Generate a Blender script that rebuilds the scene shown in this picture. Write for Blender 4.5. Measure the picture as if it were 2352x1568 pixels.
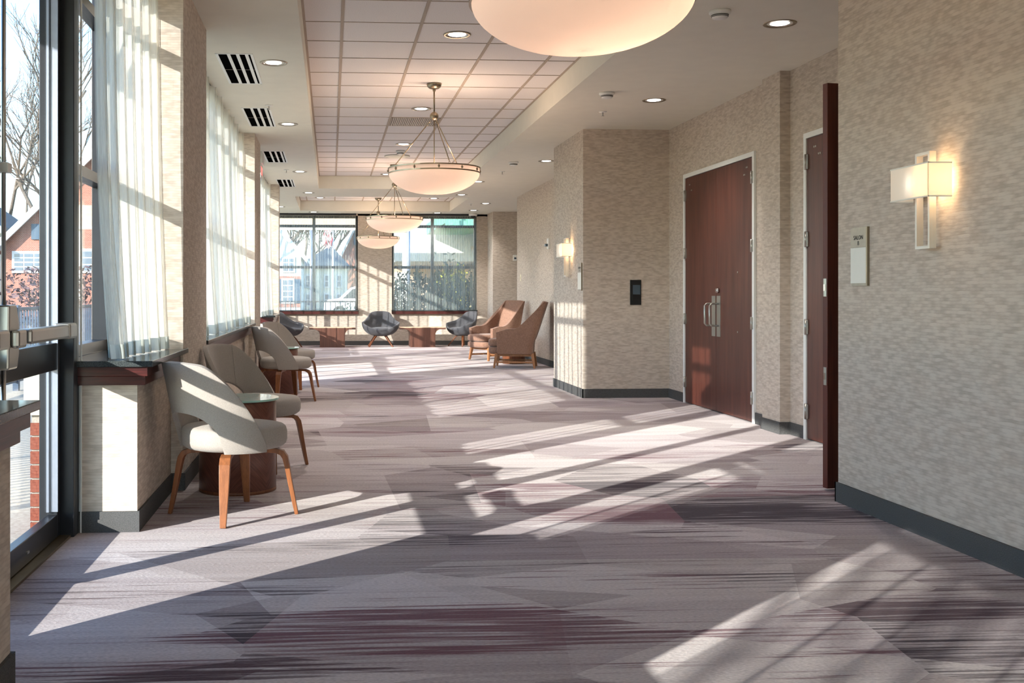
import bpy, bmesh, math, random
from mathutils import Vector, Matrix
PI = math.pi
random.seed(7)
sc = bpy.context.scene
for o in list(bpy.data.objects):
    bpy.data.objects.remove(o)
C = sc.collection

# ------------------------------------------------------------------ camera
FPX = 2400.0
YAW = math.radians(3.7)
cd = bpy.data.cameras.new('camera')
cam = bpy.data.objects.new('camera', cd)
C.objects.link(cam)
cam.location = (0, 0, 1.2)
cam.rotation_euler = (PI / 2, 0, -YAW)
cd.sensor_fit = 'HORIZONTAL'
cd.sensor_width = 36
cd.lens = 36 * FPX / 2352
cd.shift_x = (1176 - 915.2) / 2352
cd.shift_y = -(784 - 677) / 2352
cd.clip_start = 0.05
cd.clip_end = 600
sc.camera = cam

# ------------------------------------------------------------------ world, sun, exposure
w = bpy.data.worlds.new('sky')
sc.world = w
w.use_nodes = True
nt = w.node_tree
bg = nt.nodes['Background']
sky = nt.nodes.new('ShaderNodeTexSky')
sky.sky_type = 'NISHITA'
sky.sun_disc = False
sky.sun_elevation = math.radians(18)
sky.sun_rotation = math.radians(226)
sky.air_density = 1.0
sky.dust_density = 0.1
sky.ozone_density = 3.0
nt.links.new(sky.outputs[0], bg.inputs[0])
bg.inputs[1].default_value = 0.38
SUN = Vector((.7195, .6945, -.325)).normalized()
sd = bpy.data.lights.new('sun', 'SUN')
sd.energy = 5.0
sd.angle = math.radians(.42)
sd.color = (1.0, .95, .89)
so = bpy.data.objects.new('sun', sd)
so.rotation_euler = SUN.to_track_quat('-Z', 'Y').to_euler()
so.location = (-20, -20, 15)
C.objects.link(so)


def portal(loc, rot, sx, sy):
    l = bpy.data.lights.new('daylight_portal', 'AREA')
    l.shape = 'RECTANGLE'
    l.size = sx
    l.size_y = sy
    l.cycles.is_portal = True
    o = bpy.data.objects.new('daylight_portal', l)
    o.location = loc
    o.rotation_euler = rot
    C.objects.link(o)


RX = (PI / 2, 0, -PI / 2)      # faces +X
for y0, y1, z0 in ((-5.9, 1.4, .9), (2.65, 3.25, .9), (3.4, 5.3, .1), (5.4, 6.5, .9), (7.7, 12.5, .9), (13.6, 17, .1), (17, 18.3, .9), (18.7, 24.8, .9)):
    portal((-1.52, (y0 + y1) / 2, (z0 + 3.08) / 2), RX, y1 - y0, 3.08 - z0)
RB = (-PI / 2, 0, 0)       # faces -Y
portal((-.38, 25.1, 1.97), RB, 2.0, 2.2)
portal((2.46, 25.1, 1.97), RB, 2.0, 2.2)
portal((.8, -6.1, 1.6), (PI / 2, 0, 0), 4.2, 3.0)

sc.view_settings.view_transform = 'Standard'
sc.view_settings.look = 'None'
sc.view_settings.gamma = 1
sc.view_settings.use_curve_mapping = False
sc.view_settings.exposure = 1.25
sc.cycles.max_bounces = 10
sc.cycles.diffuse_bounces = 5
sc.cycles.glossy_bounces = 3
sc.cycles.transmission_bounces = 6
sc.cycles.transparent_max_bounces = 24
sc.cycles.sample_clamp_indirect = 6
sc.cycles.caustics_reflective = False
sc.cycles.caustics_refractive = False
sc.cycles.use_denoising = True


# ------------------------------------------------------------------ node helpers
def s2l(v):
    return tuple((((c / 255) + .055) / 1.055) ** 2.4 if c > 10 else c / 255 / 12.92 for c in v) + (1,)


class N:
    def __init__(s, name):
        s.m = bpy.data.materials.new(name)
        s.m.use_nodes = True
        s.t = s.m.node_tree
        s.b = s.t.nodes['Principled BSDF']
        s.out = s.t.nodes['Material Output']

    def n(s, typ, **k):
        nd = s.t.nodes.new('ShaderNode' + typ)
        for a, v in k.items():
            setattr(nd, a, v)
        return nd

    def put(s, sock, v):
        if isinstance(v, bpy.types.NodeSocket):
            s.t.links.new(v, sock)
        else:
            sock.default_value = v

    def math(s, op, a, b=0.0, c=None):
        nd = s.n('Math', operation=op)
        s.put(nd.inputs[0], a)
        s.put(nd.inputs[1], b)
        if c is not None:
            s.put(nd.inputs[2], c)
        return nd.outputs[0]

    def noise(s, vec, scale=1.0, detail=2.0, rough=.5, col=False):
        nd = s.n('TexNoise')
        s.put(nd.inputs['Vector'], vec)
        s.put(nd.inputs['Scale'], scale)
        s.put(nd.inputs['Detail'], detail)
        s.put(nd.inputs['Roughness'], rough)
        return nd.outputs[1 if col else 0]

    def ramp(s, f, stops, interp='LINEAR'):
        nd = s.n('ValToRGB')
        s.put(nd.inputs[0], f)
        cr = nd.color_ramp
        cr.interpolation = interp
        while len(cr.elements) < len(stops):
            cr.elements.new(.5)
        for e, (p, c) in zip(cr.elements, stops):
            e.position = p
            e.color = c
        return nd.outputs[0]

    def mix(s, f, a, b, mode='MIX'):
        nd = s.n('MixRGB', blend_type=mode)
        s.put(nd.inputs[0], f)
        s.put(nd.inputs[1], a)
        s.put(nd.inputs[2], b)
        return nd.outputs[0]

    def comb(s, x, y, z):
        nd = s.n('CombineXYZ')
        for i, v in enumerate((x, y, z)):
            s.put(nd.inputs[i], v)
        return nd.outputs[0]

    def pos(s, obj=False):
        if obj:
            g = s.n('TexCoord').outputs['Object']
        else:
            g = s.n('NewGeometry').outputs['Position']
        sp = s.n('SeparateXYZ')
        s.put(sp.inputs[0], g)
        return sp.outputs[0], sp.outputs[1], sp.outputs[2]

    def bump(s, h, strength=.3, dist=.01):
        nd = s.n('Bump')
        nd.inputs['Strength'].default_value = strength
        nd.inputs['Distance'].default_value = dist
        s.put(nd.inputs['Height'], h)
        s.t.links.new(nd.outputs[0], s.b.inputs['Normal'])

    def base(s, c, rough=.6, metal=0.0, spec=None):
        s.put(s.b.inputs['Base Color'], c)
        s.put(s.b.inputs['Roughness'], rough)
        s.b.inputs['Metallic'].default_value = metal
        if spec is not None:
            s.b.inputs['Specular IOR Level'].default_value = spec
        return s


def plain(name, rgb, rough=.6, metal=0.0, spec=None, var=.06, scale=30):
    n = N(name)
    c = s2l(rgb)
    f = n.noise(n.n('TexCoord').outputs['Object'], scale, 3)
    lo = tuple(x * (1 - var) for x in c[:3]) + (1,)
    hi = tuple(min(1, x * (1 + var)) for x in c[:3]) + (1,)
    n.base(n.ramp(f, [(.3, lo), (.7, hi)]), rough, metal, spec)
    return n.m


M = {}


# wallpaper: woven beige dashes
def wallpaper(name, k=1.0):
    n = N(name)
    x, y, z = n.pos()
    u = n.math('ADD', x, y)
    warp = n.noise(n.comb(n.math('MULTIPLY', u, 9.0), n.math('MULTIPLY', z, 20.0), 0.0), 1.0, 2)
    zz = n.math('MULTIPLY', n.math('ADD', z, n.math('MULTIPLY', warp, .014)), 1 / .0155)
    row = n.math('FLOOR', zz)
    fr = n.math('SUBTRACT', zz, row)
    wn_ = n.n('TexWhiteNoise', noise_dimensions='1D')
    n.put(wn_.inputs['W'], row)
    shift = n.math('MULTIPLY', wn_.outputs['Value'], 37.0)
    a = n.noise(n.comb(n.math('MULTIPLY_ADD', u, 12.0, shift), n.math('MULTIPLY', row, 3.7), 0.0), 1.0, 1.5, .5)
    b = n.noise(n.comb(n.math('MULTIPLY', u, 40), n.math('MULTIPLY', z, 420), 3.0), 1.0, 2)
    edge = n.math('MULTIPLY', n.math('ABSOLUTE', n.math('SUBTRACT', fr, .5)), .16)
    f = n.math('SUBTRACT', n.math('ADD', n.math('MULTIPLY', a, .8), n.math('MULTIPLY', b, .25)), edge)
    c = n.ramp(f, [(.34, tuple(v * k for v in (.308, .260, .219)) + (1,)), (.46, tuple(v * k for v in (.356, .306, .259)) + (1,)), (.58, tuple(v * k for v in (.418, .367, .315)) + (1,))])
    n.base(c, .75, 0, .25)
    n.bump(f, .35, .004)
    return n.m


M['wall'] = wallpaper('woven_wallpaper', 1.40)


def carpet():
    n = N('patterned_carpet')
    x, y, z = n.pos()
    # slightly wandering rows
    wy = n.math('ADD', y, n.math('MULTIPLY', n.noise(n.comb(n.math('MULTIPLY', x, .8), n.math('MULTIPLY', y, 1.5), 0.0), 1.0, 1), .03))
    v1 = n.n('TexVoronoi', feature='F1')
    n.put(v1.inputs['Vector'], n.comb(n.math('MULTIPLY', x, 1.05), n.math('MULTIPLY', y, 1.15), 0.0))
    v1.inputs['Scale'].default_value = 1.0
    cell = n.n('SeparateColor')
    n.put(cell.inputs[0], v1.outputs['Color'])
    v2 = n.n('TexVoronoi', feature='F1')
    n.put(v2.inputs['Vector'], n.comb(n.math('MULTIPLY_ADD', x, .75, 7.3), n.math('MULTIPLY_ADD', y, 1.6, 2.1), 0.0))
    v2.inputs['Scale'].default_value = 1.0
    cell2 = n.n('SeparateColor')
    n.put(cell2.inputs[0], v2.outputs['Color'])
    streak = n.noise(n.comb(n.math('MULTIPLY', x, 1.5), n.math('MULTIPLY', wy, 42), 1.0), 1.0, 3, .6)
    broad = n.noise(n.comb(n.math('MULTIPLY', x, .55), n.math('MULTIPLY', wy, 9), 4.0), 1.0, 2, .5)
    band = n.noise(n.comb(n.math('MULTIPLY', x, .22), n.math('MULTIPLY', y, .75), 2.0), 1.0, 1)
    fine = n.noise(n.comb(n.math('MULTIPLY', x, 60), n.math('MULTIPLY', y, 170), 0.0), 1.0, 2)
    lightness = n.math('MULTIPLY_ADD', cell.outputs[0], .5, n.math('MULTIPLY', cell2.outputs[1], .5))
    lightness = n.math('MULTIPLY_ADD', n.math('SUBTRACT', broad, .5), .5, lightness)
    lightness = n.math('MULTIPLY_ADD', n.math('SUBTRACT', streak, .5), .5, lightness)
    c1 = n.ramp(lightness, [(.18, (.52, .455, .465, 1)), (.5, (.395, .33, .338, 1)), (.85, (.27, .212, .22, 1))])
    c2 = n.ramp(lightness, [(.18, (.51, .46, .43, 1)), (.5, (.385, .335, .31, 1)), (.85, (.27, .225, .205, 1))])
    c = n.mix(n.math('MULTIPLY', cell2.outputs[2], .6), c1, c2)
    # plum streaks: ragged rows gathered in some of the facets
    d = n.math('MULTIPLY', cell2.outputs[0], .36)
    d = n.math('MULTIPLY_ADD', cell.outputs[1], .20, d)
    d = n.math('MULTIPLY_ADD', n.math('SUBTRACT', streak, .5), 1.6, d)
    d = n.math('MULTIPLY_ADD', n.math('SUBTRACT', broad, .5), .55, d)
    d = n.math('MULTIPLY_ADD', n.math('SUBTRACT', band, .5), .6, d)
    # the larger plum motifs of the carpet repeat
    for cx, cy, rx, ry, am in ((.45, 3.74, 1.15, .34, .42), (-.6, 3.33, .9, .16, .26), (.35, 5.08, .6, .2, .3), (2.25, 5.6, 1.35, .3, .36), (-.25, 5.0, .45, .16, .28),
                               (.45, 9.1, .95, .16, .3), (.35, 10.4, .75, .28, .28), (2.6, 7.6, 1.2, .2, .28), (2.15, 3.85, .6, .17, .28), (1.6, 6.5, .9, .14, .22), (.6, 14.5, 1.2, .25, .25), (1.4, 2.6, 1.1, .3, .35)):
        qx = n.math('POWER', n.math('ABSOLUTE', n.math('MULTIPLY', n.math('SUBTRACT', x, cx), 1 / rx)), 2.0)
        qy = n.math('POWER', n.math('ABSOLUTE', n.math('MULTIPLY', n.math('SUBTRACT', y, cy), 1 / ry)), 2.0)
        m_ = n.math('MAXIMUM', n.math('SUBTRACT', 1.0, n.math('ADD', qx, qy)), 0.0)
        d = n.math('MULTIPLY_ADD', n.math('POWER', m_, .6), am, d)
    plum = n.mix(n.ramp(cell.outputs[2], [(.35, (0, 0, 0, 1)), (.7, (1, 1, 1, 1))]), (.034, .011, .016, 1), (.14, .046, .060, 1))
    c = n.mix(n.ramp(d, [(.42, (0, 0, 0, 1)), (.50, (.45, .45, .45, 1)), (.66, (.95, .95, .95, 1))]), c, plum)
    c = n.mix(1.0, c, n.ramp(fine, [(.25, (.72, .72, .72, 1)), (.7, (1.12, 1.12, 1.12, 1))]), 'MULTIPLY')
    n.base(c, .95, 0, .1)
    n.b.inputs['Sheen Weight'].default_value = .1
    n.bump(n.math('ADD', fine, n.math('MULTIPLY', streak, .4)), .5, .006)
    return n.m


M['carpet'] = carpet()


def speckle(name, lo, hi, scale=220, rough=.9, bump=.3):
    n = N(name)
    f = n.noise(n.n('TexCoord').outputs['Object'], scale, 3, .7)
    n.base(n.ramp(f, [(.35, s2l(lo)), (.65, s2l(hi))]), rough, 0, .2)
    n.bump(f, bump, .003)
    return n.m


M['base'] = speckle('charcoal_carpet_base', (62, 63, 64), (98, 97, 96), 300)
M['ceil'] = plain('ceiling_paint', (224, 221, 208), .85, 0, .2, .02, 6)
M['tile'] = speckle('mineral_fibre_tile', (216, 212, 212), (232, 228, 226), 130, .9, .15)
M['tbar'] = plain('grid_metal', (176, 164, 152), .8, 0, .1, .02)
M['tgap'] = plain('crossbar_grey', (120, 112, 104), .7)  # plain grey-brown tone of the vent crossbars
M['white_paint'] = plain('white_frame_paint', (226, 228, 226), .4, 0, .5, .02)
M['dark_alu'] = plain('dark_bronze_aluminium', (46, 47, 52), .35, .5, .5, .08, 8)
M['grey_alu'] = plain('grey_aluminium_edge', (150, 156, 170), .35, .6, .5, .04)
M['satin'] = plain('satin_steel', (178, 176, 170), .32, .9, .5, .05, 10)
M['satin_w'] = plain('pale_satin_metal', (214, 208, 198), .35, .3, .5, .02)
M['chrome'] = plain('polished_chrome', (205, 205, 208), .14, 1, .5, .02)
M['nickel'] = plain('brushed_nickel', (150, 138, 118), .28, .95, .5, .05, 20)
M['black'] = plain('black_plastic', (16, 17, 20), .3, 0, .5, .05)
M['screen'] = plain('dark_screen_glass', (62, 78, 92), .12, 0, .6, .04, 4)
M['white_pl'] = plain('white_plastic', (226, 226, 222), .45, 0, .4, .02)
M['cream_pl'] = plain('cream_plastic', (214, 204, 180), .45, 0, .4, .02)
M['granite'] = speckle('polished_dark_granite', (40, 44, 46), (80, 86, 86), 260, .09, .02)
M['void'] = plain('dark_void', (12, 12, 12), 1.0, 0, 0)
M['frost'] = plain('pale_green_glass', (176, 196, 188), .06, 0, .7, .01)
M['glass_edge'] = plain('green_glass_edge', (150, 192, 178), .1, 0, .6, .03)


def wood(name, lo, hi, rough=.4, sx=14, sy=14, sz=1.2, spec=.4):
    n = N(name)
    x, y, z = n.pos(True)
    f = n.noise(n.comb(n.math('MULTIPLY', x, sx), n.math('MULTIPLY', y, sy), n.math('MULTIPLY', z, sz)), 1.0, 4, .6)
    f2 = n.noise(n.comb(n.math('MULTIPLY', x, sx * 9), n.math('MULTIPLY', y, sy * 9), n.math('MULTIPLY', z, sz * 3)), 1.0, 2)
    f = n.math('MULTIPLY_ADD', f2, .3, n.math('MULTIPLY', f, .7))
    n.base(n.ramp(f, [(.33, s2l(lo)), (.66, s2l(hi))]), rough, 0, spec)
    return n.m


M['door_wood'] = wood('reddish_door_veneer', (68, 33, 26), (100, 55, 43), .36)
M['door_edge'] = wood('door_edge_veneer', (78, 28, 18), (98, 40, 27), .45)
M['mahogany'] = wood('mahogany_trim', (52, 24, 24), (82, 36, 34), .3, 3, 2, 60)
M['walnut'] = wood('bent_walnut_ply', (108, 64, 38), (148, 92, 56), .35, 40, 40, 3)
M['walnut_d'] = wood('dark_walnut_leg', (92, 52, 34), (126, 76, 48), .35, 40, 40, 3)
M['oak'] = wood('warm_oak_leg', (128, 84, 54), (162, 112, 74), .4, 40, 40, 3)
M['table_w'] = wood('table_walnut_veneer', (86, 56, 47), (114, 77, 64), .35, 26, 26, 1.5)


def drum_wood():
    n = N('chevron_drum_veneer')
    x, y, z = n.pos(True)
    ang = n.math('ARCTAN2', y, x)
    saw = n.math('PINGPONG', n.math('MULTIPLY', ang, .24), .16)
    v = n.math('ADD', z, saw)
    f = n.noise(n.comb(n.math('MULTIPLY', v, 90), n.math('MULTIPLY', n.math('SUBTRACT', z, saw), 5), 0.0), 1.0, 3)
    n.base(n.ramp(f, [(.3, s2l((82, 46, 38))), (.7, s2l((118, 72, 58)))]), .3, 0, .5)
    return n.m


M['drum'] = drum_wood()


def fabric(name, lo, hi, scale=350, rough=.9):
    n = N(name)
    x, y, z = n.pos(True)
    a = n.noise(n.comb(n.math('MULTIPLY', x, scale), n.math('MULTIPLY', y, scale), n.math('MULTIPLY', z, scale * .35)), 1.0, 2)
    b = n.noise(n.comb(n.math('MULTIPLY', x, scale * .35), n.math('MULTIPLY', y, scale * .35), n.math('MULTIPLY', z, scale)), 1.0, 2)
    f = n.math('MULTIPLY_ADD', a, .5, n.math('MULTIPLY', b, .5))
    n.base(n.ramp(f, [(.36, s2l(lo)), (.64, s2l(hi))]), rough, 0, .2)
    n.b.inputs['Sheen Weight'].default_value = .15
    n.bump(f, .3, .002)
    return n.m


M['grey_fab'] = fabric('grey_beige_weave', (142, 134, 128), (166, 158, 150), 600)
M['char_fab'] = fabric('charcoal_upholstery', (62, 62, 66), (86, 86, 90), 200)
M['brown_fab'] = fabric('brown_speckled_upholstery', (112, 84, 70), (136, 104, 88), 110)


def sheer(name='sheer_curtain', t0=.64, tint=(.80, .78, .71)):
    n = N(name)
    g = n.n('NewGeometry')
    dot = n.n('VectorMath', operation='DOT_PRODUCT')
    n.put(dot.inputs[0], g.outputs['Normal'])
    n.put(dot.inputs[1], g.outputs['Incoming'])
    cosv = n.math('MAXIMUM', n.math('ABSOLUTE', dot.outputs['Value']), .12)
    x, y, z = n.pos()
    th = n.noise(n.comb(n.math('MULTIPLY', x, 170), n.math('MULTIPLY', y, 170), n.math('MULTIPLY', z, 6)), 1.0, 2)
    tt = n.math('MULTIPLY_ADD', n.math('SUBTRACT', th, .5), .35, t0)
    T = n.math('POWER', n.math('MAXIMUM', tt, .05), n.math('DIVIDE', 1.0, cosv))
    tr = n.n('BsdfTransparent')
    di = n.n('BsdfDiffuse')
    di.inputs[0].default_value = tint + (1,)
    tl = n.n('BsdfTranslucent')
    tl.inputs[0].default_value = tint + (1,)
    m1 = n.n('MixShader')
    m1.inputs[0].default_value = .55
    n.t.links.new(di.outputs[0], m1.inputs[1])
    n.t.links.new(tl.outputs[0], m1.inputs[2])
    m2 = n.n('MixShader')
    n.put(m2.inputs[0], T)
    n.t.links.new(m1.outputs[0], m2.inputs[1])
    n.t.links.new(tr.outputs[0], m2.inputs[2])
    n.t.links.new(m2.outputs[0], n.out.inputs[0])
    return n.m


M['sheer'] = sheer()
M['sheer_dense'] = sheer('sheer_curtain_dense', .50)
M['sheer_far'] = sheer('sheer_curtain_fine', .70, (.60, .64, .60))
M['hem'] = sheer('sheer_hem', .12, (.62, .66, .64))


def glass(name, col=(.97, .99, .985), boost=.6):
    n = N(name)
    fr = n.n('Fresnel')
    # the same reflectance from both sides of the sheet
    n.put(fr.inputs[0], n.math('MULTIPLY_ADD', n.n('NewGeometry').outputs['Backfacing'], 1 / 1.45 - 1.45, 1.45))
    tr = n.n('BsdfTransparent')
    tr.inputs[0].default_value = col + (1,)
    gl = n.n('BsdfGlossy')
    gl.inputs['Roughness'].default_value = .02
    m = n.n('MixShader')
    n.put(m.inputs[0], n.math('MULTIPLY', fr.outputs[0], boost))
    n.t.links.new(tr.outputs[0], m.inputs[1])
    n.t.links.new(gl.outputs[0], m.inputs[2])
    n.t.links.new(m.outputs[0], n.out.inputs[0])
    return n.m


M['glass'] = glass('window_glass')
M['table_glass'] = glass('table_glass', (.72, .86, .80), 1.6)


def shade(name, col, glow, strength):
    n = N(name)
    n.base(col + (1,), .5, 0, .3)
    tl = n.n('BsdfTranslucent')
    tl.inputs[0].default_value = col + (1,)
    m = n.n('MixShader')
    m.inputs[0].default_value = .45
    n.t.links.new(n.b.outputs[0], m.inputs[1])
    n.t.links.new(tl.outputs[0], m.inputs[2])
    n.b.inputs['Emission Color'].default_value = glow + (1,)
    n.b.inputs['Emission Strength'].default_value = strength
    n.t.links.new(m.outputs[0], n.out.inputs[0])
    return n.m


M['bowl'] = shade('alabaster_bowl_glass', (.84, .77, .73), (1, .66, .45), .05)
M['lamp_shade'] = shade('fabric_lamp_shade', (.9, .86, .8), (1, .80, .55), .07)


def emit(name, col, s):
    n = N(name)
    e = n.n('Emission')
    e.inputs[0].default_value = col + (1,)
    e.inputs[1].default_value = s
    n.t.links.new(e.outputs[0], n.out.inputs[0])
    return n.m


M['bulb'] = emit('lit_bulb', (1, .96, .93), 4)
M['exit_red'] = emit('lit_exit_letters', (1, .12, .1), 1.2)


def brick(name, c1, c2, mortar, sx, flat=True):
    n = N(name)
    x, y, z = n.pos()
    b = n.n('TexBrick')
    n.put(b.inputs['Vector'], n.comb(n.math('ADD', x, y), z, 0.0))
    b.inputs['Color1'].default_value = s2l(c1)
    b.inputs['Color2'].default_value = s2l(c2)
    b.inputs['Mortar'].default_value = s2l(mortar)
    b.inputs['Scale'].default_value = sx
    b.inputs['Mortar Size'].default_value = .03
    n.base(b.outputs[0], .9, 0, .2)
    return n.m


M['brick_far'] = brick('far_brickwork', (150, 86, 66), (172, 104, 82), (170, 150, 138), 4)
M['brick'] = speckle('red_brick', (116, 60, 48), (144, 84, 68), 60)
M['mortar'] = speckle('mortar', (150, 142, 132), (176, 168, 158), 100)
M['siding'] = plain('white_siding', (214, 212, 206), .7, 0, .3, .03, 2)
M['cream'] = plain('cream_render', (216, 208, 190), .8, 0, .2, .04, 3)
M['tan'] = plain('tan_render', (196, 172, 148), .8, 0, .2, .04, 3)
M['roof'] = speckle('slate_grey_roof', (104, 106, 108), (128, 130, 130), 20)
M['copper'] = speckle('verdigris_copper', (104, 158, 136), (130, 182, 158), 12, .6)
M['shutter'] = plain('blue_shutter_paint', (64, 86, 104), .5)
M['pane'] = plain('house_window_pane', (88, 104, 122), .1, 0, .6, .1, 2)
M['deck'] = speckle('patio_concrete', (176, 162, 144), (202, 190, 172), 40, .85)
M['ground'] = speckle('winter_ground', (120, 116, 92), (150, 142, 118), 3, .95)
M['asphalt'] = speckle('asphalt', (96, 96, 98), (120, 120, 120), 30, .9)
M['fence'] = plain('dark_fence_paint', (44, 48, 56), .45, .2)
M['fence_b'] = plain('grey_blue_fence_paint', (70, 84, 104), .45, .2)
M['bark'] = speckle('bare_bark', (92, 80, 70), (130, 118, 106), 12, .9)
M['leaf'] = speckle('evergreen_leaf', (36, 52, 42), (76, 94, 76), 4, .5)
M['leaf_y'] = speckle('yellow_green_leaf', (150, 158, 44), (196, 190, 70), 4, .6)
M['leaf_p'] = speckle('purple_brown_twigs', (88, 66, 68), (120, 98, 98), 8, .8)
M['car'] = plain('white_car_paint', (228, 230, 234), .15, .1, .6, .02)
M['car_glass'] = plain('tinted_car_glass', (52, 62, 70), .08, 0, .7)
M['flag_r'] = plain('flag_red', (190, 50, 62), .7)
M['flag_w'] = plain('flag_white', (240, 238, 236), .7)
M['flag_b'] = plain('flag_blue', (44, 58, 110), .7)
M['sign_grey'] = plain('sign_metal', (168, 160, 146), .4, .6)
M['ink'] = plain('dark_lettering', (36, 34, 34), .6)
M['paper'] = plain('white_insert', (228, 228, 220), .5, 0, .3, .01)
M['grille'] = plain('perforated_grille', (176, 168, 158), .6)
M['thresh'] = plain('bronze_threshold', (128, 116, 92), .35, .8)


# ------------------------------------------------------------------ mesh helpers
class MB:
    def __init__(s):
        s.v, s.f, s.sm = [], [], []

    def add(s, vs, fs, smooth=False):
        o = len(s.v)
        s.v += [tuple(p) for p in vs]
        s.f += [tuple(i + o for i in f) for f in fs]
        s.sm += [smooth] * len(fs)
        return s

    def box(s, x0, x1, y0, y1, z0, z1, M4=None):
        vs = [(x, y, z) for x in (x0, x1) for y in (y0, y1) for z in (z0, z1)]
        if M4:
            vs = [M4 @ Vector(p) for p in vs]
        return s.add(vs, [(0, 1, 3, 2), (4, 6, 7, 5), (0, 4, 5, 1), (2, 3, 7, 6), (0, 2, 6, 4), (1, 5, 7, 3)])

    def lathe(s, prof, n=32, c=(0, 0, 0), smooth=True):
        vs, fs = [], []
        for r, z in prof:
            for i in range(n):
                a = 2 * PI * i / n
                vs.append((c[0] + r * math.cos(a), c[1] + r * math.sin(a), c[2] + z))
        for k in range(len(prof) - 1):
            for i in range(n):
                j = (i + 1) % n
                fs.append((k * n + i, k * n + j, (k + 1) * n + j, (k + 1) * n + i))
        return s.add(vs, fs, smooth)

    def disc(s, r, z, n=32, c=(0, 0, 0), up=True):
        vs = [(c[0] + r * math.cos(2 * PI * i / n), c[1] + r * math.sin(2 * PI * i / n), c[2] + z) for i in range(n)]
        f = tuple(range(n))
        return s.add(vs, [f if up else f[::-1]])

    def tube(s, pts, r, n=8, cap=True, smooth=True):
        pts = [Vector(p) for p in pts]
        if not isinstance(r, (list, tuple)):
            r = [r] * len(pts)
        rings = []
        up0 = Vector((0, 0, 1))
        t0 = (pts[1] - pts[0]).normalized()
        if abs(t0.z) > .9:
            up0 = Vector((1, 0, 0))
        side = t0.cross(up0).normalized()
        for i, p in enumerate(pts):
            t = (pts[min(i + 1, len(pts) - 1)] - pts[max(i - 1, 0)]).normalized()
            side = (side - t * side.dot(t)).normalized()
            up = side.cross(t)
            rings.append([p + side * (r[i] * math.cos(2 * PI * k / n)) + up * (r[i] * math.sin(2 * PI * k / n)) for k in range(n)])
        vs = [q for g in rings for q in g]
        fs = []
        for i in range(len(pts) - 1):
            for k in range(n):
                j = (k + 1) % n
                fs.append((i * n + k, i * n + j, (i + 1) * n + j, (i + 1) * n + k))
        s.add(vs, fs, smooth)
        if cap:
            o = len(s.v) - len(vs)
            s.f += [tuple(o + k for k in range(n))[::-1], tuple(o + (len(pts) - 1) * n + k for k in range(n))]
            s.sm += [False, False]
        return s

    def sweep(s, pts, sizes, side):
        """rectangular section swept along pts; sizes = (width along side, thickness)"""
        side = Vector(side).normalized()
        pts = [Vector(p) for p in pts]
        vs = []
        for i, p in enumerate(pts):
            t = (pts[min(i + 1, len(pts) - 1)] - pts[max(i - 1, 0)]).normalized()
            nrm = side.cross(t).normalized()
            wd, th = sizes[i]
            for a, b in ((-1, -1), (1, -1), (1, 1), (-1, 1)):
                vs.append(p + side * (a * wd / 2) + nrm * (b * th / 2))
        fs = []
        for i in range(len(pts) - 1):
            for k in range(4):
                j = (k + 1) % 4
                fs.append((i * 4 + k, i * 4 + j, (i + 1) * 4 + j, (i + 1) * 4 + k))
        e = (len(pts) - 1) * 4
        fs += [(3, 2, 1, 0), (e, e + 1, e + 2, e + 3)]
        return s.add(vs, fs)

    def prism(s, poly, y0, y1, axis='Y'):
        n = len(poly)
        if axis == 'Y':
            vs = [(a, y0, b) for a, b in poly] + [(a, y1, b) for a, b in poly]
        elif axis == 'X':
            vs = [(y0, a, b) for a, b in poly] + [(y1, a, b) for a, b in poly]
        else:
            vs = [(a, b, y0) for a, b in poly] + [(a, b, y1) for a, b in poly]
        fs = [tuple(range(n)), tuple(range(2 * n - 1, n - 1, -1))]
        fs += [(i, i + n, (i + 1) % n + n, (i + 1) % n) for i in range(n)]
        return s.add(vs, fs)

    def grid(s, rows, smooth=True, closed=False):
        nr, nc = len(rows), len(rows[0])
        vs = [p for r in rows for p in r]
        fs = []
        for i in range(nr - 1):
            for j in range(nc if closed else nc - 1):
                k = (j + 1) % nc
                fs.append((i * nc + j, i * nc + k, (i + 1) * nc + k, (i + 1) * nc + j))
        return s.add(vs, fs, smooth)

    def mesh(s, name):
        me = bpy.data.meshes.new(name)
        me.from_pydata(s.v, [], s.f)
        me.polygons.foreach_set('use_smooth', s.sm)
        me.update()
        bm = bmesh.new()
        bm.from_mesh(me)
        bmesh.ops.recalc_face_normals(bm, faces=bm.faces)
        bm.to_mesh(me)
        bm.free()
        return me


def obj(name, mb, mat, parent=None, loc=None, bevel=0, sub=0, solid=0, solid_off=0, shared=None):
    me = shared or mb.mesh(name)
    if mat is not None and not me.materials:
        me.materials.append(mat)
    o = bpy.data.objects.new(name, me)
    C.objects.link(o)
    if parent is not None:
        o.parent = parent
    if loc is not None:
        o.location = loc
    if solid:
        m = o.modifiers.new('solid', 'SOLIDIFY')
        m.thickness = solid
        m.offset = solid_off
    if bevel:
        m = o.modifiers.new('bevel', 'BEVEL')
        m.width = bevel
        m.segments = 2
        m.limit_method = 'ANGLE'
    if sub:
        m = o.modifiers.new('sub', 'SUBSURF')
        m.levels = sub
        m.render_levels = sub
    return o


def thing(name, label, cat, loc=(0, 0, 0), rz=0, group=None):
    o = bpy.data.objects.new(name, None)
    C.objects.link(o)
    o.location = loc
    o.rotation_euler = (0, 0, rz)
    return tag(o, label, cat, group)


def tag(o, label, cat, group=None):
    o['label'] = label
    o['category'] = cat
    if group:
        o['group'] = group
    return o


def struct(name, mb, mat, parent=None, bevel=0):
    o = obj(name, mb, mat, parent, bevel=bevel)
    if parent is None:
        o['kind'] = 'structure'
    return o


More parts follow.
